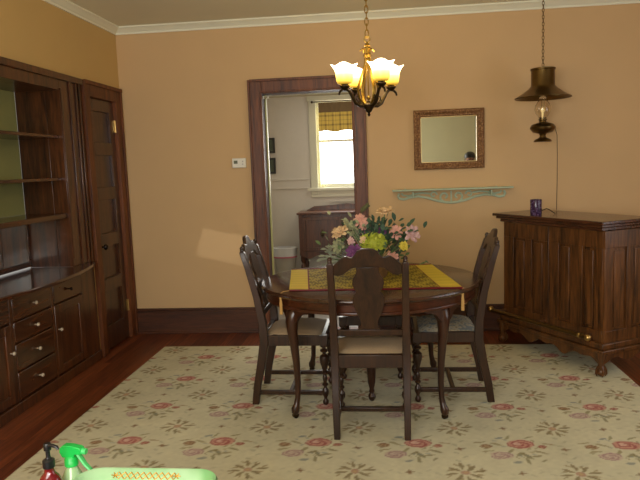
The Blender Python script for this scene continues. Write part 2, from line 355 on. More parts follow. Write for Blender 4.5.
m.box(xb,xf,DY0-.003,DY0-sw,0.01,2.085).box(xb,xf,DY1+.003,DY1+sw,0.01,2.085)
zs=[(.01,.20),(.49,.60),(.87,.98),(1.26,1.365),(1.63,1.735),(1.99,2.085)]
for a,b_ in zs: m.box(xb,xf,DY1+sw,DY0-sw,a,b_)
m.box(xb+.004,xf-.024,DY1+sw,DY0-sw,.2,2.0)
m.build('door_leaf',M['doorwood'],d2,.003)
k=MB().tube([(xf,DY1+.05,.88),(xf+.03,DY1+.05,.88)],.007).ball((xf+.045,DY1+.05,.88),.024,14,10,(.75,1,1)).build('door_knob',M['darkknob'],d2)
MB().box(xf,xf+.005,DY1+.032,DY1+.068,.74,.98).build('escutcheon',plain('green_bronze',srgb(70,72,50),.35,.8),k,.002)
for z in (1.88,.30): MB().box(xf-.002,xf+.008,DY0-.02,DY0+.016,z-.05,z+.05).tube([(xf+.01,DY0-.002,z-.052),(xf+.01,DY0-.002,z+.052)],.006).build('hinge',M['brass'],d2)
# ------------------------------------------------------------------ built-in cabinet
cb=thing('built_in_cabinet','dark wood built-in china cabinet with open shelves and bowed counter','cabinet',(XL,-1.66,0))
def L_(y): return y+1.66            # world y -> local
RX=-.33
ry0,ry1=L_(-1.085),L_(-2.235)
m=MB()
fx=.012 # face
# face frame stiles upper
m.box(-.1,fx,L_(CY0),ry0,.80,2.16).box(-.1,fx,L_(CY1),ry1,.80,2.16).box(-.1,fx,ry1,ry0,2.085,2.16)
m.box(-.02,.03,L_(CY0)+.01,L_(CY1),2.16,2.205)
for yy in (-.80,-.85,-.945): m.box(fx,fx+.012,L_(yy-.008),L_(yy+.008),.80,2.16)
m.box(fx,fx+.01,L_(-1.06),L_(-1.085),.86,2.1)
# recess sides, top
m.box(RX,-.1,ry0,ry0+.02,.8,2.10).box(RX,-.1,ry1-.02,ry1,.8,2.10).box(RX,-.1,ry1,ry0,2.085,2.105)
m.build('face_frame',M['cabwood'],cb,.003)
MB().box(RX-.01,RX,ry1,ry0,1.2,2.1).build('back_panel',M['cabback'],cb,label='pale green painted back of the shelves')
for z,t in ((1.20,.035),(1.46,.022),(1.765,.022)):
    MB().box(RX+.001,-.02 if z>1.3 else .0,ry1+.001,ry0-.001,z-t,z).build('shelf',M['cabwoodY'],cb,.003)
mf=MB().box(RX,RX+.02,ry0-.03,ry0,.81,1.165).box(RX,RX+.02,ry1,ry1+.03,.81,1.165).box(RX,RX+.02,ry1+.03,ry0-.03,.81,.85).box(RX,RX+.02,ry1+.03,ry0-.03,1.135,1.165).build('mirror_frame',M['cabwoodY'],cb,.003)
MB().box(RX+.004,RX+.01,ry1+.03,ry0-.03,.85,1.135).build('mirror_glass',M['mirror'],mf)
# counter bowed
out=[(RX,ry1),(RX,ry0),(0.0,ry0),(.0,L_(-.745))]
for i in range(25):
    u=i/24; y=-.80-u*1.72; out.append((.045+.155*math.sin(PI*u)**.8,L_(y)))
out+=[(0,L_(-2.575)),(0,ry1)]
MB().prism(out,.775,.80,lambda a,b,d:(a,b,d)).build('counter',M['counter'],cb,.006,label='glossy bow-fronted counter')
# lower carcass
secs=[(-1.415,-.985),(-1.90,-1.415),(-2.335,-1.90)]
m=MB().box(-.33,-.012,L_(CY1),L_(CY0),.0,.775)
m.box(-.012,.008,L_(CY0),L_(-.985),0,.775).box(-.012,.008,L_(CY1),L_(-2.335),0,.775)
m.box(-.012,.008,L_(-1.43),L_(-1.40),.0,.775).box(-.012,.008,L_(-1.915),L_(-1.885),.0,.775)
m.box(-.012,.008,L_(-2.335),L_(-.985),.735,.775).box(-.012,.02,L_(CY1),L_(CY0),0,.07)
m.build('lower_carcass',M['cabwood'],cb,.003)
def knob(par,y,z,mat='knob',x=.014):
    MB().tube([(x-.004,L_(y),z),(x+.014,L_(y),z)],.005).ball((x+.022,L_(y),z),.013,12,8,(.8,1,1)).build('knob',M[mat],par)
for (a,b_) in ((.585,.73),(.445,.575),(.265,.435),(.08,.255)):
    d=MB().box(-.012,.012,L_(-1.882),L_(-1.433),a,b_).build('drawer',M['cabwoodY'],cb,.005); knob(d,-1.657,(a+b_)/2)
for (y0,y1,ky) in ((-1.397,-.99,-1.37),(-2.33,-1.92,-1.945)):
    d=MB().box(-.012,.012,L_(y0),L_(y1),.585,.73).build('drawer',M['cabwoodY'],cb,.005); knob(d,(y0+y1)/2,.656,'darkknob')
    q=MB().box(-.012,.012,L_(y0),L_(y0)+.06,.08,.575).box(-.012,.012,L_(y1)-.06,L_(y1),.08,.575).box(-.012,.012,L_(y0)+.06,L_(y1)-.06,.08,.14).box(-.012,.012,L_(y0)+.06,L_(y1)-.06,.515,.575).box(-.012,.002,L_(y0)+.06,L_(y1)-.06,.14,.515)
    d=q.build('door',M['cabwood'],cb,.004); knob(d,ky,.40)
# ------------------------------------------------------------------ rug
RUG=(-1.885,1.575,-4.1,-.476)
def rug():
    st=.0085
    xs=np.arange(RUG[0],RUG[1]+1e-6,st); ys=np.arange(RUG[2],RUG[3]+1e-6,st)
    X,Y=np.meshgrid(xs,ys); nx,ny=len(xs),len(ys)
    base=np.array(srgb(206,201,172)[:3])
    C=np.ones(X.shape+(3,))*base
    def noise(sx,amp):
        g=rng.normal(size=(int(ny/sx)+3,int(nx/sx)+3)); iy=np.arange(ny)/sx; ix=np.arange(nx)/sx
        y0=iy.astype(int);x0=ix.astype(int);fy=(iy-y0)[:,None];fx_=(ix-x0)[None,:]
        a=g[y0][:,x0];b=g[y0][:,x0+1];c=g[y0+1][:,x0];d=g[y0+1][:,x0+1]
        return amp*((a*(1-fx_)+b*fx_)*(1-fy)+(c*(1-fx_)+d*fx_)*fy)
    C*=(1+noise(14,.03)+noise(60,.03)+noise(2,.03))[...,None]
    px,py=.525,.505
    sx0,sy0=-1.23,-1.09
    # wobble for a woven look
    Xw=X+noise(3,.003); Yw=Y+noise(3,.003)
    U=(Xw-sx0)/px; V=(Yw-sy0)/py
    su=(U-np.round(U))*px/1.1; sv=(V-np.round(V))*py/1.1              # relative to star centres
    bu=((U-.5)-np.round(U-.5))*px/1.08; bv=((V-.5)-np.round(V-.5))*py/1.08   # relative to bouquet centres
    def paint(mask,col,op=1.0):
        m_=(mask*op*.86)[...,None]; C[:]=C*(1-m_)+np.array(srgb(*col)[:3])*m_
    def ell(x,y,cx,cy,rx,ry,ang=0,soft=.25):
        dx,dy=x-cx,y-cy; c,s=math.cos(ang),math.sin(ang)
        q=np.sqrt(((dx*c+dy*s)/rx)**2+((-dx*s+dy*c)/ry)**2); return np.clip((1-q)/soft,0,1),q
    def E(x,y,cx,cy,rx,ry,ang,col,op=1): paint(ell(x,y,cx,cy,rx,ry,ang)[0],col,op)
    # faint trailing foliage lines between stars (vertical and horizontal bands)
    for k in range(-4,5):
        t=k*.06
        E(su,((V-.5)-np.round(V-.5))*py,.018*(-1)**k,t*.75,.02,.008,.8*(-1)**k,(150,150,128),.5)
        E(((U-.5)-np.round(U-.5))*px,sv,t*.75,.012*(-1)**k,.02,.007,.5*(-1)**k,(158,154,130),.35)
    # stars: 8 leaf rays
    for k in range(8):
        a=k*PI/4+.2; r=.062 if k%2==0 else .05
        E(su,sv,math.cos(a)*r,math.sin(a)*r,.034,.010,a,(118,98,56),.85)
        E(su,sv,math.cos(a+.25)*r*1.25,math.sin(a+.25)*r*1.25,.018,.007,a+.6,(140,118,76),.7)
    E(su,sv,0,0,.022,.022,0,(170,110,96),.8); E(su,sv,0,0,.009,.009,0,(196,170,120))
    # small diamonds mid-way
    for (au,av) in ((((U-.5)-np.round(U-.5))*px,sv),(su,((V-.5)-np.round(V-.5))*py)):
        E(au,av,0,0,.026,.008,.2,(120,92,62),.8); E(au,av,0,0,.008,.024,.2,(136,100,70),.8)
    # bouquets: leaves
    for (cx,cy,rx,ry,an,col) in ((.0,.13,.03,.008,1.2,(132,128,84)),(.10,.13,.034,.008,.5,(128,124,84)),(-.06,.05,.04,.009,2.7,(140,132,92)),
        (.13,-.03,.035,.010,-.4,(120,112,70)),(.06,-.07,.038,.013,-1.0,(112,104,60)),(.03,-.05,.03,.012,.7,(120,108,62)),(.10,-.07,.03,.010,.2,(126,116,74)),
        (.05,-.12,.03,.011,-1.4,(120,112,74)),(-.12,-.02,.03,.008,.4,(148,136,98)),(-.01,-.02,.03,.01,1.0,(132,122,80)),(.18,.06,.035,.008,-.2,(150,130,96)),
        (-.14,.07,.035,.008,.3,(144,134,96)),(.0,-.13,.025,.012,.2,(120,130,130)),(-.04,.12,.024,.011,.3,(118,130,134)),(.12,-.11,.02,.008,.8,(130,124,90))):
        E(bu,bv,cx,cy,rx,ry,an,col,.8)
    for k in range(26):
        an=k*2.4; rr_=.05+.09*((k*7)%11)/11
        E(bu,bv,.02+math.cos(an)*rr_*1.15,math.sin(an)*rr_*.85,.016,.006,an+.6,((128,122,84),(150,140,104),(134,142,138),(120,104,66))[k%4],.65)
    # rose
    def flower(cx,cy,rx,ry,c1,c2,c3):
        mk,q=ell(bu,bv,cx,cy,rx,ry,.0,.2); th=np.arctan2((bv-cy)/ry,(bu-cx)/rx)
        paint(mk,c1,.85)
        ring=((np.sin(q*15+th*2.0)>.1)&(q<.95)).astype(float); paint(ring,c2,.75)
        m2,_=ell(bu,bv,cx-.25*rx,cy+.1*ry,rx*.3,ry*.35); paint(m2,c3,.7)
    flower(.05,.055,.066,.052,(196,124,114),(150,66,72),(226,196,178))
    flower(-.06,-.065,.056,.042,(196,170,156),(156,116,128),(206,190,170))
    flower(-.115,.03,.032,.026,(156,122,86),(126,88,60),(176,140,108))
    flower(.145,.03,.024,.02,(170,104,90),(140,70,64),(190,130,110))
    C=np.clip(C,0,1)
    h=.010
    vs=np.stack([X.ravel(),Y.ravel(),np.full(X.size,h)],1)
    idx=np.arange(nx*ny).reshape(ny,nx)
    q=np.stack([idx[:-1,:-1].ravel(),idx[:-1,1:].ravel(),idx[1:,1:].ravel(),idx[1:,:-1].ravel()],1)
    n0=len(vs); brd=np.concatenate([idx[0,:],idx[1:,-1],idx[-1,-2::-1],idx[-2:0:-1,0]])
    vb=vs[brd].copy(); vb[:,2]=0.0005
    allv=np.concatenate([vs,vb]); k=len(brd); j=np.arange(k); jn=(j+1)%k
    side=np.stack([brd[j],n0+j,n0+jn,brd[jn]],1)
    faces=np.concatenate([q,side])
    me=bpy.data.meshes.new('floral_rug'); me.vertices.add(len(allv)); me.vertices.foreach_set('co',allv.ravel())
    me.loops.add(len(faces)*4); me.loops.foreach_set('vertex_index',faces.ravel().astype(np.int32))
    me.polygons.add(len(faces)); me.polygons.foreach_set('loop_start',(np.arange(len(faces))*4).astype(np.int32)); me.polygons.foreach_set('loop_total',np.full(len(faces),4,dtype=np.int32))
    me.update(calc_edges=True); me.validate()
    at=me.color_attributes.new('weave','FLOAT_COLOR','POINT')
    cc=np.ones((len(allv),4)); cc[:n0,:3]=C.reshape(-1,3); cc[n0:,:3]=np.array(srgb(150,136,104)[:3])
    at.data.foreach_set('color',cc.ravel())
    m,t,b=nt('rug_wool'); a=t.nodes.new('ShaderNodeVertexColor'); a.layer_name='weave'; t.links.new(a.outputs['Color'],b.inputs['Base Color'])
    b.inputs['Roughness'].default_value=.95; b.inputs['Specular IOR Level'].default_value=.15
    n=t.nodes.new('ShaderNodeTexNoise'); n.inputs['Scale'].default_value=180; bp=t.nodes.new('ShaderNodeBump'); bp.inputs['Strength'].default_value=.3; bp.inputs['Distance'].default_value=.004
    tc=t.nodes.new('ShaderNodeTexCoord'); t.links.new(tc.outputs['Object'],n.inputs['Vector']); t.links.new(n.outputs['Fac'],bp.inputs['Height']); t.links.new(bp.outputs['Normal'],b.inputs['Normal'])
    me.materials.append(m); o=bpy.data.objects.new('floral_rug',me); COL.objects.link(o)
    tag(o,'large cream area rug with rose bouquets and leaf stars under the table','rug')
rug()
RT=.0105
# ------------------------------------------------------------------ dining table
TX,TY=-.115,-1.545; TR=.657
tb=thing('dining_table','round dark mahogany dining table with cabriole legs on the floral rug','table',(TX,TY,RT))
z0=-RT; SX=Matrix.Diagonal((1.043,1,1,1))
MB().lathe([(TR-.03,.728),(TR-.008,.732),(TR,.742),(TR,.750),(TR-.006,.758),(TR-.02,.760),(TR-.021,.7605)],n=96,mat=Matrix.Translation((0,0,z0))@SX).build('tabletop',M['tabletop'],tb)
ra=TR-.035
MB().lathe([(ra-.03,.665),(ra+.004,.665),(ra+.006,.672),(ra+.004,.68),(ra-.002,.684),(ra-.002,.718),(ra+.006,.722),(ra+.006,.728),(ra-.03,.728)],n=96,mat=Matrix.Translation((0,0,z0))@SX,caps=False).build('apron',M['apron'],tb)
for ax,ay in ((-1,-1),(1,-1),(-1,1),(1,1)):
    fx_,fy_=ax*.432-.01, ay*.425
    ux,uy=fx_/math.hypot(fx_,fy_),fy_/math.hypot(fx_,fy_); rf=math.hypot(fx_,fy_)
    pr_=[(-.06,.70,(.038,.05)),(-.045,.66,(.042,.052)),(-.014,.625,(.045,.044)),(-.002,.585,(.038,.036)),(-.003,.53,(.031,.030)),(-.012,.45,(.026,.025)),(-.022,.34,(.021,.021)),(-.026,.22,(.018,.018)),(-.022,.13,(.016,.016)),(-.012,.09,(.018,.018)),(-.002,.066,(.026,.024)),(0.0,.045,(.022,.022)),(-.002,.034,(.014,.014))]
    lg=MB().tube([(ux*(rf+a),uy*(rf+a),z+z0+.0) for a,z,_ in pr_],[r for _,_,r in pr_],14,squash=(ux,uy,0))
    # knee brackets following the apron
    for s in (-1,1):
        th=math.atan2(uy,ux); pts=[(0,.668),(0,.585),(.02*1,.60),(.045,.632),(.075,.645),(.115,.652),(.125,.668)]
        lg.prism(pts,-.012,.012,lambda a,b,d,s=s,th=th:((ra-.015+d)*math.cos(th+s*(.03+a)/ra),(ra-.015+d)*math.sin(th+s*(.03+a)/ra),b+z0))
    l=lg.build('leg',M['tablewood'],tb)
    MB().tube([(fx_-.011*uy,fy_+.011*ux,.0165),(fx_+.011*uy,fy_-.011*ux,.0165)],.0165,16).tube([(fx_,fy_,.018),(fx_,fy_,.034)],.007).build('caster',M['iron'],l)
# central turned support legs
MB().lathe([(.012,0),(.02,.012),(.024,.03),(.014,.05),(.018,.06),(.014,.075),(.024,.12),(.028,.2),(.024,.28),(.034,.30),(.022,.32),(.028,.34),(.028,.655)],(0,-.145,0),18).build('leg',M['tablewood'],tb)
MB().box(-.05,.05,-.60,.60,.63,.66).box(-.60,.60,-.04,.04,.63,.66).build('underframe',M['tablewood'],tb)
# runner cloth
ZT=.7615
def runner():
    NL,NR,FR,FL=(-.568,-1.945),(.425,-1.945),(.305,-1.05),(-.668,-1.175)
    nx,ny=260,190; vs=[];fs=[];cols=[]
    gold=np.array(srgb(206,182,66)[:3]); dk=np.array(srgb(70,56,22)[:3]); burg=np.array(srgb(112,30,42)[:3])
    for j in range(ny+1):
        for i in range(nx+1):
            u=i/nx; v=j/ny
            x=(NL[0]*(1-u)+NR[0]*u)*(1-v)+(FL[0]*(1-u)+FR[0]*u)*v; y=(NL[1]*(1-u)+NR[1]*u)*(1-v)+(FL[1]*(1-u)+FR[1]*u)*v
            vs.append((x,y,ZT+.0025+.0008*math.sin(u*31+v*7)))
            if v<.05 or v>.955: c=burg
            elif u<.115 or u>.88: c=gold*(1+.06*math.sin(v*60))
            else:
                s=math.sin(u*150+2.5*math.sin(v*70))*math.sin(v*120+2.5*math.sin(u*110)); t=.5+.5*max(-1,min(1,s*2.2)); c=gold*.72*(1-t*.9)+dk*t*.9
                if .115<=u<.12 or .875<u<=.88: c=burg
            cols.append(tuple(np.clip(c,0,1))+(1,))
    for j in range(ny):
        for i in range(nx): a=j*(nx+1)+i; fs.append((a,a+1,a+nx+2,a+nx+1))
    m,t,b=nt('brocade'); a=t.nodes.new('ShaderNodeVertexColor'); a.layer_name='cloth'; t.links.new(a.outputs['Color'],b.inputs['Base Color']); b.inputs['Roughness'].default_value=.8; b.inputs['Specular IOR Level'].default_value=.15
    th=thing('table_runner','gold and black brocade table runner with burgundy borders on the dining table','table runner',(0,0,0))
    o=MB().add(vs,fs).build('cloth',m,th,solid=.002); at=o.data.color_attributes.new('cloth','FLOAT_COLOR','POINT'); at.data.foreach_set('color',np.array(cols).ravel())
    th.location=(TX,TY,ZT)
    o.location=(-TX,-TY,-ZT)
    for (x,y) in (NL,NR):
        d=Vector((x-TX,y-TY,0)).normalized(); e=Vector((TX,TY,0))+d*(TR+.006)
        tm=plain('tassel_gold',srgb(188,148,84),.7)
        MB().tube([(x,y,ZT+.004),(x*.3+e.x*.7,y*.3+e.y*.7,ZT+.005),(e.x,e.y,ZT-.004),(e.x,e.y,ZT-.03)],.002).ball((e.x,e.y,ZT-.032),.009).tube([(e.x,e.y,ZT-.035),(e.x,e.y,ZT-.06),(e.x,e.y,ZT-.125)],[.006,.009,.010],8).build('tassel',tm,th).location=(-TX,-TY,-ZT)
runner()
# ------------------------------------------------------------------ chairs
def make_chair():
    c=thing('dining_chair','','chair')
    W=M['chairwood']
    # rear posts (rear leg + back upright): (y,z) profile, swept
    for s in (-1,1):
        path=[(s*.188,-.225,0),(s*.190,-.208,.12),(s*.192,-.175,.27),(s*.193,-.152,.40),(s*.193,-.158,.52),(s*.193,-.185,.68),(s*.193,-.232,.86),(s*.194,-.262,.955),(s*.194,-.265,.965)]
        wd=[(.017,.021),(.018,.023),(.020,.026),(.022,.027),(.021,.024),(.019,.022),(.018,.019),(.017,.016),(.012,.012)]
        # rectangular section sweep
        m=MB(); vs=[];fs=[]
        for p,(a,b_) in zip(path,wd):
            for dx,dy in ((-1,-1),(1,-1),(1,1),(-1,1)): vs.append((p[0]+dx*a,p[1]+dy*b_,p[2]))
        n=len(path)
        for j in range(n-1):
            for i in range(4): k=(i+1)%4; fs.append((j*4+i,j*4+k,j*4+4+k,j*4+4+i))
        fs+= [(3,2,1,0),tuple(4*(n-1)+i for i in range(4))]
        m.add(vs,fs)
        m.lathe([(.010,0),(.014,.006),(.010,.012),(.014,.02),(.008,.03),(.002,.034)],(s*.194,-.265,.963),12)
        m.build('rear_leg',W,c,.004)
        m=MB().lathe([(.012,0),(.018,.010),(.019,.022),(.010,.036),(.010,.046),(.020,.066),(.022,.080),(.020,.094),(.010,.108),(.010,.116),(.018,.124),(.018,.132),(.010,.140),(.015,.165),(.014,.178),(.010,.188),(.019,.196),(.019,.204),(.012,.212),(.018,.235),(.027,.268),(.030,.290),(.027,.308),(.011,.322),(.011,.330),(.024,.338),(.025,.346),(.012,.355),(.012,.361),(.024,.369),(.024,.385)],(s*.192,.215,0),20)
        m.box(s*.192-.023,s*.192+.023,.192,.238,.38,.44)
        m.build('front_leg',W,c)
        MB().box(s*.190-.012,s*.190+.012,-.20,.205,.063,.090).build('side_stretcher',W,c,.004)
    MB().box(-.180,.180,-.012,.014,.064,.089).build('cross_stretcher',W,c,.004)
    MB().box(-.172,.172,-.178,-.146,.375,.448).box(-.17,.17,.198,.228,.375,.44).box(-.205,-.18,-.13,.193,.375,.44).box(.18,.205,-.13,.193,.375,.44).build('seat_rail',W,c,.004)
    # slip seat cushion (superellipse, domed)
    vs=[];fs=[];N_=16
    for j in range(N_+1):
        for i in range(N_+1):
            u=i/N_*2-1; v=j/N_*2-1
            hw=.170+.03*(v+1)/2
            z=.470-.024*(abs(u)**5)-.024*(abs(v)**5)+ .004*(1-u*u)*(1-v*v)
            vs.append((u*hw,.03+v*.172,z))
    for j in range(N_):
        for i in range(N_): a=j*(N_+1)+i; fs.append((a,a+1,a+N_+2,a+N_+1))
    k=len(vs); ring=[i for i in range(N_+1)]+[j*(N_+1)+N_ for j in range(1,N_+1)]+[N_*(N_+1)+i for i in range(N_-1,-1,-1)]+[j*(N_+1) for j in range(N_-1,0,-1)]
    for r in ring: vs.append((vs[r][0],vs[r][1],.4405))
    n=len(ring)
    for i in range(n): fs.append((ring[i],k+i,k+(i+1)%n,ring[(i+1)%n]))
    fs.append(tuple(k+i for i in range(n)))
    cu=MB().add(vs,fs).build('seat',M['cushion'],c)
    cu.material_slots[0].link='OBJECT'; cu.material_slots[0].material=M['cushion']
    # crest + splat, bent along the back rake
    def bk(z): # y of the back centre at height z
        t=[(.40,-.152),(.52,-.158),(.68,-.185),(.86,-.232),(1.06,-.292)]
        for (a,b_),(c_,d_) in zip(t,t[1:]):
            if z<=c_: return b_+(d_-b_)*(z-a)/(c_-a)
        return t[-1][1]
    fn=lambda a,b_,d:(a,bk(b_)+d,b_)
    up=[(0,1.041),(.03,1.038),(.052,1.026),(.064,1.006),(.076,.994),(.09,.994),(.105,1.0),(.12,.998),(.14,.984),(.158,.966),(.177,.952)]
    lo=[(.177,.900),(.155,.893),(.13,.898),(.108,.915),(.085,.932),(.062,.938)]
    left=[(-a,b_) for a,b_ in up[:0:-1]]
    outl=up+lo+[(-a,b_) for a,b_ in lo[::-1]]+left
    MB().prism(outl,-.011,.011,fn).build('crest_rail',W,c,.004)
    sp=[(.060,.9375),(.058,.915),(.066,.895),(.080,.872),(.083,.848),(.076,.822),(.064,.803),(.072,.79),(.083,.768),(.085,.745),(.078,.715),(.066,.682),(.052,.65),(.044,.625),(.048,.605),(.062,.588)]
    MB().prism(sp+[(-a,b_) for a,b_ in sp[::-1]],-.008,.008,fn).build('splat',W,c,.003)
    MB().prism([(-.174,.552),(.174,.552),(.174,.5875),(-.174,.5875)],-.010,.010,fn).build('lower_back_rail',W,c,.003)
    return c
ch=make_chair()
chairs=[((-.102,-2.02),0,'dark walnut dining chair seen from behind, nearest at the front of the table',None),
 ((-.613,-1.565),-PI/2,'dark walnut dining chair at the left end of the round table, cream seat',None),
 ((.384,-1.515),PI/2,'dark walnut dining chair at the right end of the table, grey patterned seat','seat_pattern'),
 ((-.122,-1.068),PI,'dark walnut dining chair on the far side of the table behind the flowers',None)]
for i,((x,y),rz,lab,sm) in enumerate(chairs):
    o=ch if i==0 else copy_tree(ch)
    o.location=(x,y,RT); o.rotation_euler=(0,0,rz); o['label']=lab; o['category']='chair'; o['group']='dining chairs around the round table'
    if sm:
        for c_ in o.children:
            if c_.name.startswith('seat') and not c_.name.startswith('seat_rail'): c_.material_slots[0].material=M[sm]
# ------------------------------------------------------------------ bar
BA=Vector((1.387,-1.284,0)); bd=Vector((-.494,.869,0)).normalized(); bn=Vector((.869,.494,0)).normalized()
# local frame: +x along the front from near corner to far, +y depth away, origin near-front corner
bar=thing('bar_cabinet','dark oak bar with raised panels and claw feet, angled near the rug corner','bar cabinet',(BA.x,BA.y,RT))
bar.matrix_world=Matrix(((bd.x,bn.x,0,BA.x),(bd.y,bn.y,0,BA.y),(0,0,1,RT),(0,0,0,1)))
Lb=1.095; Db=.50
bx0,bx1=.028,Lb-.10   # body extents
zb=-RT
def B(): return MB()
B().box(0,Lb,0,Db,1.028,1.05).box(.012,Lb-.03,.012,Db,1.008,1.028).box(.022,Lb-.07,.022,Db-.01,.985,1.008).build('bar_top',M['bartop'],bar,.005).location.z=zb
body=B().box(bx0,bx1,.055,Db-.02,.235,.985)
fy=.035
body.box(bx0,bx1,fy,.055,.87,.985).box(bx0,bx1,fy,.055,.235,.315)
pan=[(.095,.200),(.305,.415),(.565,.685),(.755,.885)]
xs=[bx0]+[v for p in pan for v in p]+[bx1]
for a,b_ in zip(xs[0::2],xs[1::2]): body.box(a,b_,fy,.055,.315,.87)
# end panelling
ex=bx0
body.box(ex-.018,ex,fy,Db-.02,.87,.985).box(ex-.018,ex,fy,Db-.02,.235,.315).box(ex-.018,ex,fy,fy+.075,.315,.87).box(ex-.018,ex,fy+.20,fy+.265,.315,.87).box(ex-.018,ex,fy+.39,Db-.02,.315,.87)
body.box((bx0+bx1)/2-.003,(bx0+bx1)/2+.003,fy-.004,fy,.235,.985)
body.build('body',M['barwood'],bar,.003).location.z=zb
for a,b_ in pan:
    B().box(a,b_,.048,.056,.315,.87).box(a+.018,b_-.018,.040,.05,.335,.85).build('front_panel',M['barwood'],bar,.005).location.z=zb
for a,b_ in ((fy+.075,fy+.20),(fy+.265,fy+.39)):
    B().box(ex-.006,ex+.0,a,b_,.315,.87).box(ex-.013,ex,a+.018,b_-.018,.335,.85).build('end_panel',M['barwood'],bar,.005).location.z=zb
# base mouldings, scalloped apron
B().box(-.004,bx1+.03,.012,Db-.01,.195,.235).box(-.02,bx1+.045,-.004,Db,.165,.195).build('base_moulding',M['barwood'],bar,.006).location.z=zb
ap=[(0,.165)]+[( (bx1+.02)*i/60,.118-.018*math.cos(i/60*2*PI*3)-.012*math.cos(i/60*2*PI*6)) for i in range(61)]+[(bx1+.02,.165)]
B().prism(ap,.01,.03).build('apron',M['barwood'],bar).location.z=zb
ap=[(0,.165)]+[( (Db-.03)*i/40,.118-.018*math.cos(i/40*2*PI*2)) for i in range(41)]+[(Db-.03,.165)]
B().prism(ap,-.0,.02,lambda a,b,d:(d,a+.02,b)).build('apron',M['barwood'],bar).location.z=zb
for (lx,ly) in ((.018,.025),(bx1,.025),(.018,Db-.05),(bx1,Db-.05)):
    onrug = True
    lg=B().tube([(lx,ly,.165),(lx-.004,ly-.004,.13),(lx,ly,.09),(lx,ly,.06)],[.036,.030,.020,.022],12).ball((lx,ly,.033),.030,14,10,(1,1,1.0))
    for k in range(4):
        a=k*PI/2+.5; c_,s_=math.cos(a),math.sin(a)
        lg.tube([(lx+c_*.016,ly+s_*.016,.075),(lx+c_*.032,ly+s_*.032,.048),(lx+c_*.034,ly+s_*.034,.024),(lx+c_*.026,ly+s_*.026,.006)],[.009,.008,.007,.004],6)
    lg.build('claw_foot',M['barwood'],bar).location.z=(0 if (lx<.1 and ly<.1) else -RT+.0005) if False else 0
# foot rail
fr=B().tube([(.075,-.055,.28),(1.03,-.055,.275)],.016,12).build('foot_rail',M['lampmetal'],bar); fr.location.z=zb
for x in (.06,.13,1.045): B().ball((x,-.055,.28),.024 if x!=.13 else .019).build('rail_ball',M['brass'],fr,label='brass ball finial')
for x in (.12,.55,.97): B().tube([(x,-.055,.28),(x,.0,.278),(x,.04,.278)],.011,8).build('rail_bracket',M['barwood'],fr)
# purple jar on bar
jp=Vector((1.125,-.605,1.0505))
jar=thing('candle_jar','purple patterned cylindrical jar standing on the bar top','jar',jp)
jm=plain('purple_mosaic_glass',srgb(84,62,104),.2)
t=jm.node_tree; v=t.nodes.new('ShaderNodeTexVoronoi'); v.inputs['Scale'].default_value=75; tc=t.nodes.new('ShaderNodeTexCoord'); r=t.nodes.new('ShaderNodeValToRGB')
r.color_ramp.elements[0].color=srgb(150,130,180); r.color_ramp.elements[1].color=srgb(58,34,66); r.color_ramp.elements[1].position=.5
t.links.new(tc.outputs['Object'],v.inputs['Vector']); t.links.new(v.outputs['Distance'],r.inputs['Fac']); t.links.new(r.outputs['Color'],t.nodes['Principled BSDF'].inputs['Base Color'])
MB().lathe([(.040,0),(.042,.004),(.042,.112),(.040,.116),(.034,.116),(.034,.09)],n=28).build('jar_body',jm,jar)
MB().lathe([(.001,0),(.033,.0),(.033,.004),(.001,.006)],(0,0,.092),24).build('wax',plain('purple_wax',srgb(70,40,80),.4),jar)
MB().tube([(.044,0,.03),(.075,-.005,.044),(.10,0,.034),(.13,.01,.012),(.145,.02,.004)],.0035,8).build('power_cord',M['iron'],jar)
# ------------------------------------------------------------------ hanging oil lamp
LX,LY=1.245,-.30
lamp=thing('hanging_lamp','tarnished brass hanging oil lamp with wide shade on a chain above the bar','hanging lamp',(LX,LY,1.60))
zz=1.60
lm=M['lampmetal']
# font with foot
MB().lathe([(.066,.0),(.069,.006),(.060,.018),(.025,.035),(.022,.05),(.03,.062),(.074,.075),(.095,.10),(.097,.115),(.084,.135),(.045,.149),(.028,.152),(.026,.165),(.032,.17),(.032,.178),(.02,.182)],n=32).build('oil_font',lm,lamp)
gl=plain('clear_chimney_glass',(1,.97,.9,1),.03,trans=1)
MB().lathe([(.024,.183),(.032,.195),(.052,.222),(.062,.25),(.056,.285),(.038,.312),(.029,.335),(.026,.36)],n=28,caps=False).build('glass_chimney',gl,lamp,solid=.0015)
MB().tube([(0,0,.18),(0,0,.23)],.010).ball((0,0,.245),.017,12,8,(1,1,1.3)).build('bulb',plain('warm_bulb',srgb(200,180,130),.2,emit=srgb(255,220,150),es=.6),lamp)
MB().lathe([(.212,.338),(.214,.344),(.165,.372),(.115,.408),(.094,.428),(.090,.436),(.088,.55),(.095,.554),(.095,.566),(.07,.572),(.01,.578)],n=48,caps=False).lathe([(.210,.337),(.162,.367),(.112,.403),(.086,.430)],n=48,caps=False).build('shade',lm,lamp)
for k in range(2):
    a=k*PI+1.45; c_,s_=math.cos(a),math.sin(a)
    MB().tube([(c_*.03,s_*.03,.172),(c_*.066,s_*.066,.2),(c_*.072,s_*.072,.26),(c_*.074,s_*.074,.34),(c_*.085,s_*.085,.42)],.002,6).build('frame_arm',lm,lamp)
def chain(n0,n1,link=.03,r=.0022,w=.008):
    m=MB(); z=n0; i=0
    while z<n1:
        pts=[]
        for k in range(11):
            a=2*PI*k/10; x=w*math.cos(a); q=link*.58*math.sin(a)
            pts.append((x,0,z+q+link*.5) if i%2==0 else (0,x,z+q+link*.5))
        m.tube(pts,r,5); z+=link*.86; i+=1
    return m
chain(.578,H-1.60-.02).build('chain',lm,lamp)
MB().lathe([(.001,-.035),(.02,-.03),(.045,-.012),(.05,0)],(0,0,H-1.60),20).build('ceiling_canopy',lm,lamp)
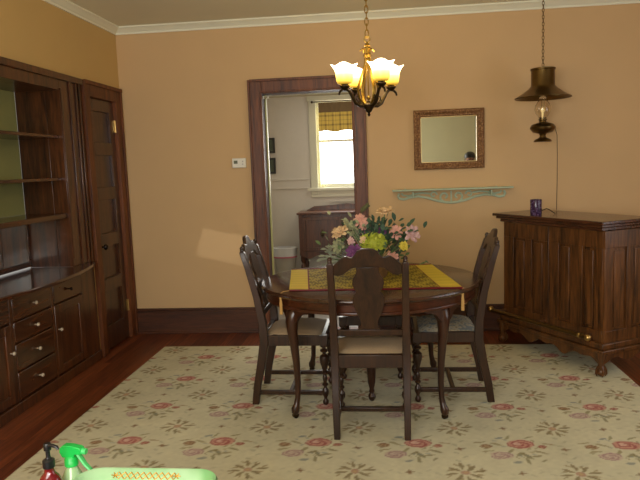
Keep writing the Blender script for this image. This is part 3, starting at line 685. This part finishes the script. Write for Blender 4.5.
MB().tube([(.03,0,.155),(.06,.01,.14),(.098,.02,.11),(.115,.02,.05),(.118,.02,-.1),(.121,.03,-.3),(.120,.04,-.546)],.0028,6).build('power_cord',M['cord'],lamp)
# ------------------------------------------------------------------ wall mirror
mr=thing('wall_mirror','rectangular mirror in an ornate gilt frame above the mint shelf','mirror',(.543,0,1.66))
Wm,Hm,fw=.293,.25,.058
m=MB()
def frame_profile():
    prof=[(0,.004),(0,.03),(.008,.038),(.020,.040),(.040,.028),(.050,.030),(.058,.020),(.058,.004)] # (inset from outer, out)
    vs=[];fs=[];k=len(prof)
    for (sx,sz) in ((-1,-1),(1,-1),(1,1),(-1,1)):
        for p,q in prof: vs.append((sx*(Wm-p),-q,sz*(Hm-p)))
    for c_ in range(4):
        d=(c_+1)%4
        for i in range(k): j=(i+1)%k; fs.append((c_*k+i,c_*k+j,d*k+j,d*k+i))
    return vs,fs
fm,t,b=nt('ornate_gilt'); v=t.nodes.new('ShaderNodeTexVoronoi'); v.inputs['Scale'].default_value=95; tc=t.nodes.new('ShaderNodeTexCoord'); t.links.new(tc.outputs['Object'],v.inputs['Vector'])
r=t.nodes.new('ShaderNodeValToRGB'); r.color_ramp.elements[0].color=srgb(206,160,104); r.color_ramp.elements[1].color=srgb(116,78,46); r.color_ramp.elements[1].position=.55
t.links.new(v.outputs['Distance'],r.inputs['Fac']); t.links.new(r.outputs['Color'],b.inputs['Base Color']); b.inputs['Metallic'].default_value=.35; b.inputs['Roughness'].default_value=.4
bp=t.nodes.new('ShaderNodeBump'); bp.inputs['Distance'].default_value=.004; bp.invert=True; t.links.new(v.outputs['Distance'],bp.inputs['Height']); t.links.new(bp.outputs['Normal'],b.inputs['Normal'])
fr_=MB().add(*frame_profile()).build('frame',fm,mr)
MB().box(-Wm+.05,Wm-.05,-.012,-.004,-Hm+.05,Hm-.05).build('mirror_glass',M['mirror'],mr)
m=MB()
iw,ih=Wm-.058,Hm-.058
m.box(-iw,iw,-.021,-.012,ih-.006,ih).box(-iw,iw,-.021,-.012,-ih,-ih+.006).box(-iw,-iw+.006,-.021,-.012,-ih,ih).box(iw-.006,iw,-.021,-.012,-ih,ih)
m.build('inner_lip',plain('pale_gilt',srgb(206,180,124),.35,.3),mr)
mr.rotation_euler=(0,.0,0)
# ------------------------------------------------------------------ mint shelf
sh=thing('wall_shelf','narrow mint green wall shelf with scrolled bracket below the gilt mirror','shelf',(.558,0,1.235))
MB().box(-.50,.50,-.12,-.001,.0,.014).build('shelf_board',M['mint'],sh,.004)
m=MB()
def scroll(pts,r=.007): m.tube([(x,-.012,z) for x,z in pts],[(r,.008)]*len(pts),8,squash=(0,1,0)) if False else m.tube([(x,-.010,z) for x,z in pts],r,8)
for s in (-1,1):
    # long lower sweep
    scroll([(s*x,z) for x,z in ((.44,-.022),(.45,-.045),(.44,-.066),(.40,-.072),(.35,-.058),(.28,-.05),(.20,-.065),(.12,-.092),(.05,-.108),(0,-.112))],.011)
    # inner C scrolls
    def spiral(cx,cz,r0,r1,a0,a1,n=22): return [(cx+(r0+(r1-r0)*i/n)*math.cos(a0+(a1-a0)*i/n),cz+(r0+(r1-r0)*i/n)*math.sin(a0+(a1-a0)*i/n)) for i in range(n+1)]
    scroll([(s*x,z) for x,z in spiral(.055,-.058,.044,.012,-1.4,4.4)],.009)
    scroll([(s*x,z) for x,z in spiral(.15,-.042,.030,.010,PI,-2.6)],.008)
    scroll([(s*x,z) for x,z in ((.18,-.03),(.24,-.022),(.30,-.028),(.36,-.045),(.41,-.036),(.42,-.02))],.008)
    m.box(s*.325-.006,s*.325+.006,-.09,-.002,-.05,-.012)
m.box(-.006,.006,-.018,-.002,-.112,-.012)
m.build('scroll_bracket',M['mint'],sh)
for s in (-.39,.37): MB().tube([(s,-.05,.014),(s,-.05,.022)],.006).build('peg',M['mint'],sh)
# thermostat
th=thing('thermostat','white rectangular thermostat on the peach wall left of the doorway','thermostat',(-1.273,0,1.527))
MB().box(-.062,.062,-.024,0,-.042,.042).build('housing',M['plastic'],th,.006)
MB().box(-.045,-.012,-.0255,-.023,-.005,.022).build('display',M['screen'],th)
for z in (.014,-.010): MB().prism([(.028,z-.004),(.04,z-.004),(.034,z+.006)] ,-.027,-.023).build('button',plain('grey_button',srgb(150,140,140),.4),th)
# ------------------------------------------------------------------ chandelier
CX,CYc=-.09,-1.5
cz=1.768
cl=thing('chandelier','bronze four arm chandelier with glowing tulip glass shades above the dining table','chandelier',(CX,CYc,cz))
MB().lathe([(.001,0),(.006,.004),(.010,.014),(.006,.022),(.016,.03),(.024,.045),(.036,.06),(.038,.072),(.03,.08),(.012,.088),(.01,.095)],n=24).build('bottom_hub',M['iron'],cl)
MB().tube([(0,0,.088),(0,0,.40)],.004).ball((0,0,.115),.013,14,10).lathe([(.008,.0),(.022,.006),(.026,.02),(.014,.03),(.014,.07),(.02,.075),(.012,.085),(.006,.10)],(0,0,.352),18).build('stem',M['gilt'],cl)
MB().tube([(0.018*math.cos(a),0,.466+.018*math.sin(a)) for a in [2*PI*i/14 for i in range(15)]],.0035,6).build('loop',M['gilt'],cl)
chain(.478,H-cz-.02,.042,.0034,.011).build('chain',M['gilt'],cl)
MB().lathe([(.001,-.04),(.02,-.035),(.055,-.012),(.06,0)],(0,0,H-cz),24).build('ceiling_canopy',M['gilt'],cl)
for k in range(4):   # leaf straps forming the lyre body
    a=PI/4+k*PI/2-.25; c_,s_=math.cos(a),math.sin(a)
    P=[(.030,.412),(.048,.396),(.040,.404),(.018,.412),(.014,.37),(.022,.31),(.052,.23),(.074,.165),(.064,.11),(.028,.072)]
    MB().tube([(r_*c_,r_*s_,z) for r_,z in P],[(.004,.006),(.004,.008),(.005,.010),(.005,.010),(.005,.009),(.005,.011),(.005,.013),(.005,.013),(.005,.011),(.005,.009)],8,squash=(c_,s_,0)).build('leaf_strap',M['gilt'],cl)
def shade_mat():
    m,t,b=nt('lit_tulip_glass'); N=t.nodes.new; L=t.links.new
    tc=N('ShaderNodeTexCoord'); sp=N('ShaderNodeSeparateXYZ'); L(tc.outputs['Object'],sp.inputs[0])
    mr_=N('ShaderNodeMapRange'); mr_.inputs[1].default_value=.195; mr_.inputs[2].default_value=.30; L(sp.outputs['Z'],mr_.inputs[0])
    r=N('ShaderNodeValToRGB'); e=r.color_ramp.elements; e[0].color=(.85,.50,.04,1); e[1].color=(1,.9,.60,1); x=e.new(.5); x.color=(1,.74,.16,1)
    L(mr_.outputs[0],r.inputs['Fac']); L(r.outputs['Color'],b.inputs['Emission Color'])
    s=N('ShaderNodeMapRange'); s.inputs[1].default_value=.20; s.inputs[2].default_value=.29; s.inputs[3].default_value=.55; s.inputs[4].default_value=8; L(sp.outputs['Z'],s.inputs[0]); L(s.outputs[0],b.inputs['Emission Strength'])
    b.inputs['Base Color'].default_value=srgb(225,180,80); b.inputs['Roughness'].default_value=.4
    return m
SM=shade_mat()
R4=.162
for k in range(4):
    a=-PI/2+math.radians(30)+k*PI/2; c_,s_=math.cos(a),math.sin(a)
    P=[(.025,.068),(.06,.066),(.090,.082),(.110,.116),(.130,.150),(.152,.166),(.180,.162),(.198,.146),(.203,.130)]
    arm=MB().tube([(r_*c_,r_*s_,z) for r_,z in P],[.011,.012,.012,.011,.010,.009,.008,.007,.006],8).build('arm',M['iron'],cl)
    MB().tube([(r_*c_,r_*s_,z) for r_,z in ((.06,.075),(.085,.105),(.08,.125),(.066,.120),(.068,.105))],.0045,6).build('scroll',M['iron'],arm)
    MB().lathe([(.010,.160),(.022,.170),(.031,.178),(.031,.184),(.022,.19),(.024,.196)],(R4*c_,R4*s_,0),18).build('cup',M['iron'],arm)
    # tulip shade flared with ruffled rim
    vs=[];fs=[];n=40; pr_=[(.028,.194,0),(.042,.199,0),(.049,.214,0),(.051,.238,.0),(.053,.260,.01),(.059,.282,.03),(.072,.302,.06),(.076,.307,.07)]
    for r_,z,rp in pr_:
        for i in range(n):
            an=2*PI*i/n; w=math.cos(4*an)
            vs.append((R4*c_+r_*(1+rp*w)*math.cos(an),R4*s_+r_*(1+rp*w)*math.sin(an),z+rp*.10*w))
    for j in range(len(pr_)-1):
        for i in range(n): q=(i+1)%n; fs.append((j*n+i,j*n+q,(j+1)*n+q,(j+1)*n+i))
    MB().add(vs,fs).build('glass_shade',SM,cl,solid=.002,label='glowing frosted tulip glass shade')
# ------------------------------------------------------------------ flower arrangement
FY=-1.55
fl=thing('flower_arrangement','mixed silk flower arrangement in a low basket at the centre of the table','flower arrangement',(-.09,FY,ZT+.0052))
def px(x,y,dy=0):  # world point on plane y=FY+dy seen at photo pixel, used as a measured position
    d=F+Rv*((x-320)/f_px)+Uv*((240-y)/f_px); t=(FY+dy-CAM.y)/d.y; p=CAM+d*t; return p-Vector((-.09,FY,ZT+.0052))
MB().lathe([(.075,.001),(.085,.01),(.105,.07),(.11,.09),(.10,.09),(.08,.03)],n=24).build('basket',plain('wicker',srgb(120,88,50),.8,noise=.4,nscale=60,bump=.5),fl)
MB().tube([(.105*math.cos(a)+.02,.0,.08+.16*math.sin(a)) for a in [PI*i/16 for i in range(17)]],.004,6).build('basket_handle',plain('wicker_handle',srgb(110,90,60),.8),fl)
def petals(c,r,layers,mat,name,par,seed=0,pw=.5,up=.3,axis=(0,-.6,.8)):
    rnd=random.Random(seed); m=MB(); Q=Vector((0,0,1)).rotation_difference(Vector(axis).normalized()).to_matrix().to_4x4(); Tm=Matrix.Translation(c)@Q
    for l in range(layers):
        n=9-l; rr=r*(1-.2*l); el=.15+.33*l+up*.3
        for k in range(n):
            a=2*PI*k/n+l*.4+rnd.uniform(-.15,.15); ln=rr*rnd.uniform(.85,1.1); w=ln*pw*rnd.uniform(.8,1.1); e=el+rnd.uniform(-.15,.15)
            pts=[]
            for (t_,ww) in ((0.08,.25),(.4,.8),(.75,1),(1,.55)):
                rad=ln*t_*math.cos(e); z=ln*t_*math.sin(e)+.12*ln*math.sin(t_*3)
                for s in (-1,0,1):
                    pts.append((rad*math.cos(a)-s*w*.5*ww*math.sin(a),rad*math.sin(a)+s*w*.5*ww*math.cos(a),z+(.0 if s else -.06*ln)+rnd.uniform(-.02,.02)*ln))
            m.add(pts,[(i*3+j,i*3+j+1,i*3+j+4,i*3+j+3) for i in range(3) for j in range(2)],Tm)
    m.ball((0,0,r*.15),r*.22,8,6,mat=Tm)
    return m.build(name,mat,par,solid=.0015)
fc={k:plain('petal_'+k,srgb(*v),.7,noise=.3,nscale=60) for k,v in dict(peach=(224,192,148),pink=(220,164,146),rose=(210,170,164),purple=(118,66,116),lime=(176,184,62),yellow=(216,196,70),sage=(158,162,124),leaf=(92,116,70),darkleaf=(58,84,62),greyleaf=(140,148,130),bud=(84,84,48)).items()}
def leaf(m,c,ln,w,dirv,roll_=0):
    d=Vector(dirv).normalized(); s=d.cross(Vector((0,-.5,1))).normalized(); n=s.cross(d)
    pts=[];
    for t_,ww in ((0,.1),(.3,.8),(.6,1),(.85,.6),(1,.05)):
        for q in (-1,0,1): pts.append(Vector(c)+d*ln*t_+s*w*.5*ww*q+n*(.08*ln*math.sin(t_*3)-(0 if q else .03*ln)))
    m.add(pts,[(i*3+j,i*3+j+1,i*3+j+4,i*3+j+3) for i in range(4) for j in range(2)])
specs=[('peach',385,213,.052,3,-.03,(0,-.3,1)),('peach',340,233,.052,3,-.04,(-.4,-.6,.8)),('pink',360,221,.042,3,0,(-.1,-.8,.5)),('pink',364,226,.032,2,-.02,(0,-.9,.4)),
 ('pink',396,233,.044,3,-.03,(0,-.9,.5)),('rose',411,234,.052,3,-.02,(.5,-.7,.3)),('purple',354,251,.045,3,-.08,(-.3,-.9,.2)),('purple',369,232,.034,3,-.01,(0,-.8,.5)),('purple',382,231,.030,2,-.01,(0,-.8,.5)),
 ('rose',351,241,.026,2,-.07,(-.3,-.9,.3)),('yellow',403,246,.030,2,-.06,(.3,-.9,.2)),('peach',363,240,.022,2,-.08,(0,-1,.2)),('pink',392,257,.036,2,-.07,(.2,-.9,.2)),('sage',339,246,.046,3,-.05,(-.5,-.8,.2)),('sage',352,226,.034,2,.0,(-.4,-.7,.5))]
for i,(c_,x,y,r_,ly,dy,ax) in enumerate(specs):
    p=px(x,y,dy)
    o=petals(p,r_*1.12,ly+(1 if r_>.03 else 0),fc[c_],'blossom',fl,i,axis=ax)
    o['label']={'peach':'peach ruffled blossom','pink':'dusty pink blossom','rose':'mauve pink blossom','purple':'purple blossom','yellow':'yellow blossom','sage':'pale green blossom'}[c_]
    b0=Vector((p.x*.15,p.y*.15,.06)); MB().tube([b0,b0.lerp(p,.5)+Vector((0,0,.02)),p],.003,5).build('stem',fc['leaf'],o)
# lime hydrangea cluster
m=MB(); rnd=random.Random(3); ctr=px(373,243,-.06)
for k in range(60):
    a=rnd.uniform(0,2*PI); b_=rnd.uniform(-.6,1); d=Vector((math.cos(a)*math.sqrt(1-b_*b_)*1.35,math.sin(a)*math.sqrt(1-b_*b_)*.8,b_)); c_=ctr+d*.052
    for q in range(4):
        aa=q*PI/2+rnd.uniform(0,1); leaf(m,c_,.022,.02,(math.cos(aa)+d.x*.6,math.sin(aa)*.5+d.y*.6,math.sin(aa)*.8+d.z*.5))
m.ball(ctr,.045); o=m.build('hydrangea',fc['lime'],fl,label='lime green hydrangea head')
b0=Vector((0,0,.06)); MB().tube([b0,ctr],.004,5).build('stem',fc['leaf'],o)
# bud spike
p0=px(361,211,.02);p1=px(369,204,.02); m=MB(); m.tube([p0,p0.lerp(p1,.3),p0.lerp(p1,.7),p1],[.006,.013,.013,.004],8)
for k in range(26):
    t_=rnd.random(); a=rnd.uniform(0,2*PI); c_=p0.lerp(p1,t_); m.ball(c_+Vector((math.cos(a)*.010,math.sin(a)*.01,math.sin(a)*.010)),.006,6,4)
m.tube([(0,.01,.08),p0*.6,p0],.003,5); m.build('seed_spike',fc['bud'],fl,label='brown-green seed spike')
# foliage
for name,key,n,cent,spread,ln in (('dark_foliage','darkleaf',110,(386,238),(24,16),.055),('upper_foliage','darkleaf',45,(374,230),(20,8),.045),('green_foliage','leaf',70,(370,246),(42,14),.045),('grey_foliage','greyleaf',46,(338,252),(16,12),.045),('sage_foliage','sage',26,(352,228),(12,10),.04),('low_foliage','leaf',40,(372,262),(40,6),.05)):
    m=MB()
    for k in range(n):
        x=cent[0]+rnd.gauss(0,.5)*spread[0]; y=cent[1]+rnd.gauss(0,.5)*spread[1]; p=px(x,y,rnd.uniform(-.09,.09)); d=p-Vector((0,0,.05)); d=d.normalized()+Vector((rnd.uniform(-.7,.7),rnd.uniform(-.7,.7),rnd.uniform(-.6,.4)))
        leaf(m,p,ln*rnd.uniform(.6,1.1),ln*.55,d)
    for k in range(8):
        x=cent[0]+rnd.gauss(0,.4)*spread[0]; y=cent[1]+rnd.gauss(0,.4)*spread[1]; m.tube([(0,0,.06),px(x,y)],.002,4)
    m.build(name,fc[key],fl)
m=MB()
for (x,y) in ((326,256),(329,259),(333,261),(338,263),(324,259)): leaf(m,px(x,y,-.03),.05,.028,(-.7,-.2,-.2+.1*(x%3))); m.tube([(0,0,.06),px(x,y,-.03)],.002,4)
m.build('trailing_leaves',fc['greyleaf'],fl,label='silvery leaves trailing over the left side')
# ------------------------------------------------------------------ foreground side table, tray, bottles
TS=.585
st=thing('side_table','small wooden side table carrying the green tray and the two bottles','side table',(-.72,-4.18,RT))
MB().box(-.36,.34,-.25,.262,TS-.03-RT,TS-RT).build('table_surface',M['tablewood'],st,.005)
MB().box(-.32,.30,-.21,-.195,TS-.11-RT,TS-.03-RT).box(-.32,.30,.20,.215,TS-.11-RT,TS-.03-RT).box(-.32,-.305,-.2,.2,TS-.11-RT,TS-.03-RT).box(.285,.30,-.2,.2,TS-.11-RT,TS-.03-RT).build('apron',M['tablewood'],st)
for sx in (-.30,.28):
    for sy in (-.19,.195): MB().tube([(sx,sy,0),(sx,sy,TS-.03-RT)],[.014,.022],4).build('leg',M['tablewood'],st)
# tray: rounded rect with flared sides and rolled rim
tm,t,b=nt('mint_tole_paint'); b.inputs['Base Color'].default_value=srgb(150,200,140); b.inputs['Roughness'].default_value=.3
n=t.nodes.new('ShaderNodeTexNoise'); n.inputs['Scale'].default_value=9; tc=t.nodes.new('ShaderNodeTexCoord'); t.links.new(tc.outputs['Object'],n.inputs['Vector']); r=t.nodes.new('ShaderNodeValToRGB')
r.color_ramp.elements[0].position=.35; r.color_ramp.elements[0].color=srgb(128,184,120); r.color_ramp.elements[1].position=.7; r.color_ramp.elements[1].color=srgb(176,212,166); t.links.new(n.outputs['Fac'],r.inputs['Fac']); t.links.new(r.outputs['Color'],b.inputs['Base Color'])
tr=thing('serving_tray','pale green rounded tray with gold criss-cross border beside the spray bottle','tray',(-.622,-4.127,TS+.0005))
def rrect(hx,hy,r,n=8):
    o=[]
    for cx,cy,a0 in ((hx-r,hy-r,0),(-hx+r,hy-r,PI/2),(-hx+r,-hy+r,PI),(hx-r,-hy+r,1.5*PI)):
        for i in range(n+1): a=a0+PI/2*i/n; o.append((cx+r*math.cos(a),cy+r*math.sin(a)))
    return o
def loft(rings):
    n=len(rings[0][0]); vs=[(x,y,z) for ring,z in rings for x,y in ring]; fs=[]
    for j in range(len(rings)-1):
        for i in range(n): k=(i+1)%n; fs.append((j*n+i,j*n+k,(j+1)*n+k,(j+1)*n+i))
    fs.append(tuple(range(n-1,-1,-1))); return vs,fs
MB().add(*loft([(rrect(.155,.10,.03),.002),(rrect(.162,.107,.035),.006),(rrect(.162,.113,.04),.060),(rrect(.167,.119,.045),.088),(rrect(.178,.147,.055),.119),(rrect(.183,.153,.058),.121),(rrect(.186,.156,.06),.115)])).build('tray_body',tm,tr,solid=.003)
gm=plain('gold_paint',srgb(196,140,30),.35,.4)
m=MB()
fz=lambda u:(.119+u*.028,.088+u*.031)
for i in range(9):
    for s in (-1,1):
        pts=[]
        for k in range(5):
            u=k/4; uu=u if s>0 else 1-u
            y_,z_=fz(.42+.42*uu)
            pts.append((-.085+i*.0165+u*.0165,y_-.001,z_+.0025))
        m.tube(pts,.0013,5)
for x in (-.093,.070):
    for k in range(6):
        a=k*PI/3; y_,z_=fz(.63); m.tube([(x,y_-.001,z_+.003),(x+.011*math.cos(a),y_-.001+.005*math.sin(a),z_+.003+.006*math.sin(a))],.0013,5)
m.build('gold_border',gm,tr,label='gold painted criss-cross vine')
# soap pump
sp=thing('soap_bottle','dark red pump soap bottle with black pump, left of the green sprayer','bottle',(-.866,-4.035,TS+.0005))
MB().lathe([(.026,0),(.030,.004),(.0305,.09),(.029,.104),(.022,.118),(.013,.128),(.0115,.136),(.0115,.142)],n=28).build('bottle_body',plain('red_glass',srgb(110,10,22),.08,coat=.6),sp)
c_=MB().lathe([(.0145,.140),(.0150,.142),(.0150,.158),(.013,.160),(.007,.163),(.0055,.168),(.0055,.186)],n=20,).build('pump_collar',plain('black_plastic',srgb(26,26,28),.3),sp)
MB().lathe([(.0055,.180),(.0095,.183),(.0095,.197),(.008,.20)],n=16).tube([(0,0,.194),(.016,-.004,.196),(.030,-.008,.194),(.034,-.009,.188)],[.006,.0045,.004,.0035],8).build('pump_head',plain('black_pump',srgb(22,22,24),.3),sp)
# spray bottle
gr=plain('bright_green_plastic',srgb(30,190,80),.35)
sb=thing('spray_bottle','clear spray bottle with bright green trigger head beside the red soap bottle','spray bottle',(-.838,-3.972,TS+.0005))
MB().lathe([(.028,0),(.031,.004),(.031,.07),(.027,.095),(.017,.117),(.012,.128),(.012,.134)],n=28).build('bottle_body',plain('green_tinted_clear_plastic',srgb(170,205,150),.08,coat=.5),sb)
hd=MB().lathe([(.0165,.126),(.0175,.128),(.0175,.146),(.015,.150),(.012,.155)],n=20)
out=[(-.020,.150),(.014,.150),(.016,.160),(.034,.160),(.036,.176),(.030,.180),(.004,.184),(-.016,.184),(-.026,.176),(-.028,.164)]
hd.prism(out,-.010,.010)
hd.build('spray_head',gr,sb,.003)
MB().tube([(.032,0,.168),(.046,0,.167)],[.009,.008],12).build('nozzle',plain('nozzle_green',srgb(70,205,110),.35),sb)
MB().tube([(.020,0,.162),(.028,0,.150),(.040,0,.132),(.054,0,.118),(.057,0,.119)],[(.005,.008),(.005,.009),(.0045,.008),(.004,.007),(.003,.006)],8,squash=(1,0,0)).build('trigger',plain('trigger_green',srgb(80,200,110),.35),sb)
sb.rotation_euler=(0,0,-.1); sb.location.x=-.843; sp.location=(-.872,-4.03,TS+.0005); sp.scale=(1,1,1.07)
# ------------------------------------------------------------------ person reflected in the mirror
def person():
    pr_=thing('person','person with short black hair in dark shirt, visible only in the gilt mirror','person',(1.40,-5.2,0),0)
    me=bpy.data.meshes.new('body'); 
    V=[(0,0,.88),(0,0,1.02),(0,0,1.20),(0,0,1.32),(0,.0,1.385),(0,.01,1.44),(0,.02,1.50),(0,.015,1.55)]; E_=[(i,i+1) for i in range(7)]
    Rr=[.145,.13,.145,.12,.055,.062,.080,.062]
    def ad(chain_,start):
        prev=start
        for p,r_ in chain_: V.append(p); Rr.append(r_); E_.append((prev,len(V)-1)); prev=len(V)-1
    for s in (-1,1):
        ad([((s*.15,0,1.32),.06),((s*.2,-.02,1.12),.045),((s*.22,.03,.92),.036),((s*.215,.06,.83),.03),((s*.215,.075,.77),.034)],3)
        h=len(V)-1
        for k,(dx,ln) in enumerate(((-.024,.06),(-.008,.072),(.008,.068),(.024,.052))):
            ad([((s*.215+dx*.7,.08,.735),.011),((s*.215+dx,.09,.77-.035-ln*.7),.009),((s*.215+dx,.10,.77-.035-ln),.008)],h)
        ad([((s*.185,.095,.76),.012),((s*.178,.11,.72),.009)],h)
        ad([((s*.09,0,.84),.10),((s*.1,.01,.46),.062),((s*.1,-.01,.10),.042),((s*.105,.0,.04),.042),((s*.11,.10,.03),.034),((s*.11,.16,.022),.024)],0)
    me.from_pydata(V,E_,[]); o=bpy.data.objects.new('body',me); COL.objects.link(o); o.parent=pr_
    md=o.modifiers.new('skin','SKIN'); 
    sv=me.skin_vertices[0].data if me.skin_vertices else None
    if sv is None:
        bpy.context.view_layer.objects.active=o
        import bmesh
        bm=bmesh.new(); bm.from_mesh(me); bm.verts.layers.skin.verify(); bm.to_mesh(me); bm.free(); sv=me.skin_vertices[0].data
    for i,r_ in enumerate(Rr): sv[i].radius=(r_,r_*.8) if i<4 else (r_,r_); sv[i].use_root=(i==0)
    ss=o.modifiers.new('ss','SUBSURF'); ss.levels=2; ss.render_levels=2
    m,t,b=nt('skin_and_dark_clothes'); g=t.nodes.new('ShaderNodeTexCoord'); s_=t.nodes.new('ShaderNodeSeparateXYZ'); t.links.new(g.outputs['Object'],s_.inputs[0])
    r=t.nodes.new('ShaderNodeValToRGB'); r.color_ramp.interpolation='CONSTANT'; e=r.color_ramp.elements; e[0].color=srgb(34,34,44); e[1].position=.84; e[1].color=srgb(134,92,68)
    x=e.new(.56); x.color=srgb(60,46,60); mr_=t.nodes.new('ShaderNodeMath'); mr_.operation='DIVIDE'; mr_.inputs[1].default_value=1.65; t.links.new(s_.outputs['Z'],mr_.inputs[0]); t.links.new(mr_.outputs[0],r.inputs['Fac']); t.links.new(r.outputs['Color'],b.inputs['Base Color']); b.inputs['Roughness'].default_value=.7
    me.materials.append(m)
    MB().ball((0,-.012,1.545),.094,18,12,(.95,1.0,.85)).build('hair',plain('black_hair',srgb(22,17,15),.5),pr_)
    dk=plain('dark_eye',srgb(20,14,12),.2); sk=plain('face_skin',srgb(134,92,68),.6)
    for s in (-1,1):
        MB().ball((s*.03,.098,1.49),.010,8,6).build('eye',dk,pr_); MB().ball((s*.085,.0,1.48),.022,8,6,(.4,.8,1.2)).build('ear',sk,pr_)
    MB().ball((0,.105,1.462),.014,8,6,(.8,1,1.4)).build('nose',sk,pr_); MB().ball((0,.092,1.427),.02,8,6,(1.1,.4,.3)).build('mouth',plain('lips',srgb(120,60,56),.5),pr_)
person()
# ------------------------------------------------------------------ side window (right wall) for daylight
w=MB().box(XR-.02,XR,-3.6,-3.5,.62,2.28).box(XR-.02,XR,-1.6,-1.5,.62,2.28).box(XR-.02,XR,-3.5,-1.6,2.2,2.28).box(XR-.05,XR,-3.62,-1.48,.62,.7)
w2=struct('window_2',w,M['trimwood'],bevel=.003,label='side wall window outside the picture that lights the bar',cat='window')
MB().box(XR+.02,XR+.05,-3.5,-3.46,.7,2.2).box(XR+.02,XR+.05,-1.64,-1.6,.7,2.2).box(XR+.02,XR+.05,-3.46,-1.64,1.43,1.47).box(XR+.02,XR+.05,-2.57,-2.53,.7,2.2).build('window_sash',M['trimwood'],w2)
MB().box(XR+.06,XR+.07,-3.5,-1.6,.7,2.2).build('pane',plain('daylight_side',(1,1,1,1),.5,emit=(.9,.95,1,1),es=2.4),w2)
# ------------------------------------------------------------------ lights
def area(name,loc,target,sx,sy,power,col,spread=PI):
    l=bpy.data.lights.new(name,'AREA'); l.shape='RECTANGLE'; l.size=sx; l.size_y=sy; l.energy=power; l.color=col; l.spread=spread
    o=bpy.data.objects.new(name,l); COL.objects.link(o); o.location=loc
    o.rotation_euler=(Vector(target)-Vector(loc)).to_track_quat('-Z','Y').to_euler(); return o
def point(name,loc,power,col,r=.05):
    l=bpy.data.lights.new(name,'POINT'); l.energy=power; l.color=col; l.shadow_soft_size=r
    o=bpy.data.objects.new(name,l); COL.objects.link(o); o.location=loc; return o
area('rear_window_light',(-1.0,-6.6,1.7),(-.5,0,1.2),2.2,1.4,100,(1,.98,.94))
point('camera_flash',(.06,-5.36,1.56),36,(1,.98,.95),.03)
area('kitchen_window_light',(-.35,KY-.15,1.75),(-.5,0,1.0),.9,1.0,20,(1,.98,.92))
area('kitchen_overhead_area',(0.1,1.2,2.6),(0,1.2,0),.6,.6,10,(1,.97,.88))  # unseen area light facing down, no fixture built
point('chandelier_glow',(CX,CYc,cz+.36),9,(1,.76,.42),.12)
area('added_glint_lamp',(-1.02,-2.0,1.58),(-1.46,0,.785),.44,.24,.055,(1,.97,.9),math.radians(1.2)).rotation_euler.rotate_axis('Z',math.radians(-17))  # added narrow lamp standing in for window glare on the back wall
wd=bpy.data.worlds.new('world'); SC.world=wd; wd.use_nodes=True; wd.node_tree.nodes['Background'].inputs[0].default_value=(1,.95,.88,1); wd.node_tree.nodes['Background'].inputs[1].default_value=.42
SC.view_settings.view_transform='Standard'; SC.view_settings.look='None'; SC.view_settings.exposure=-.17
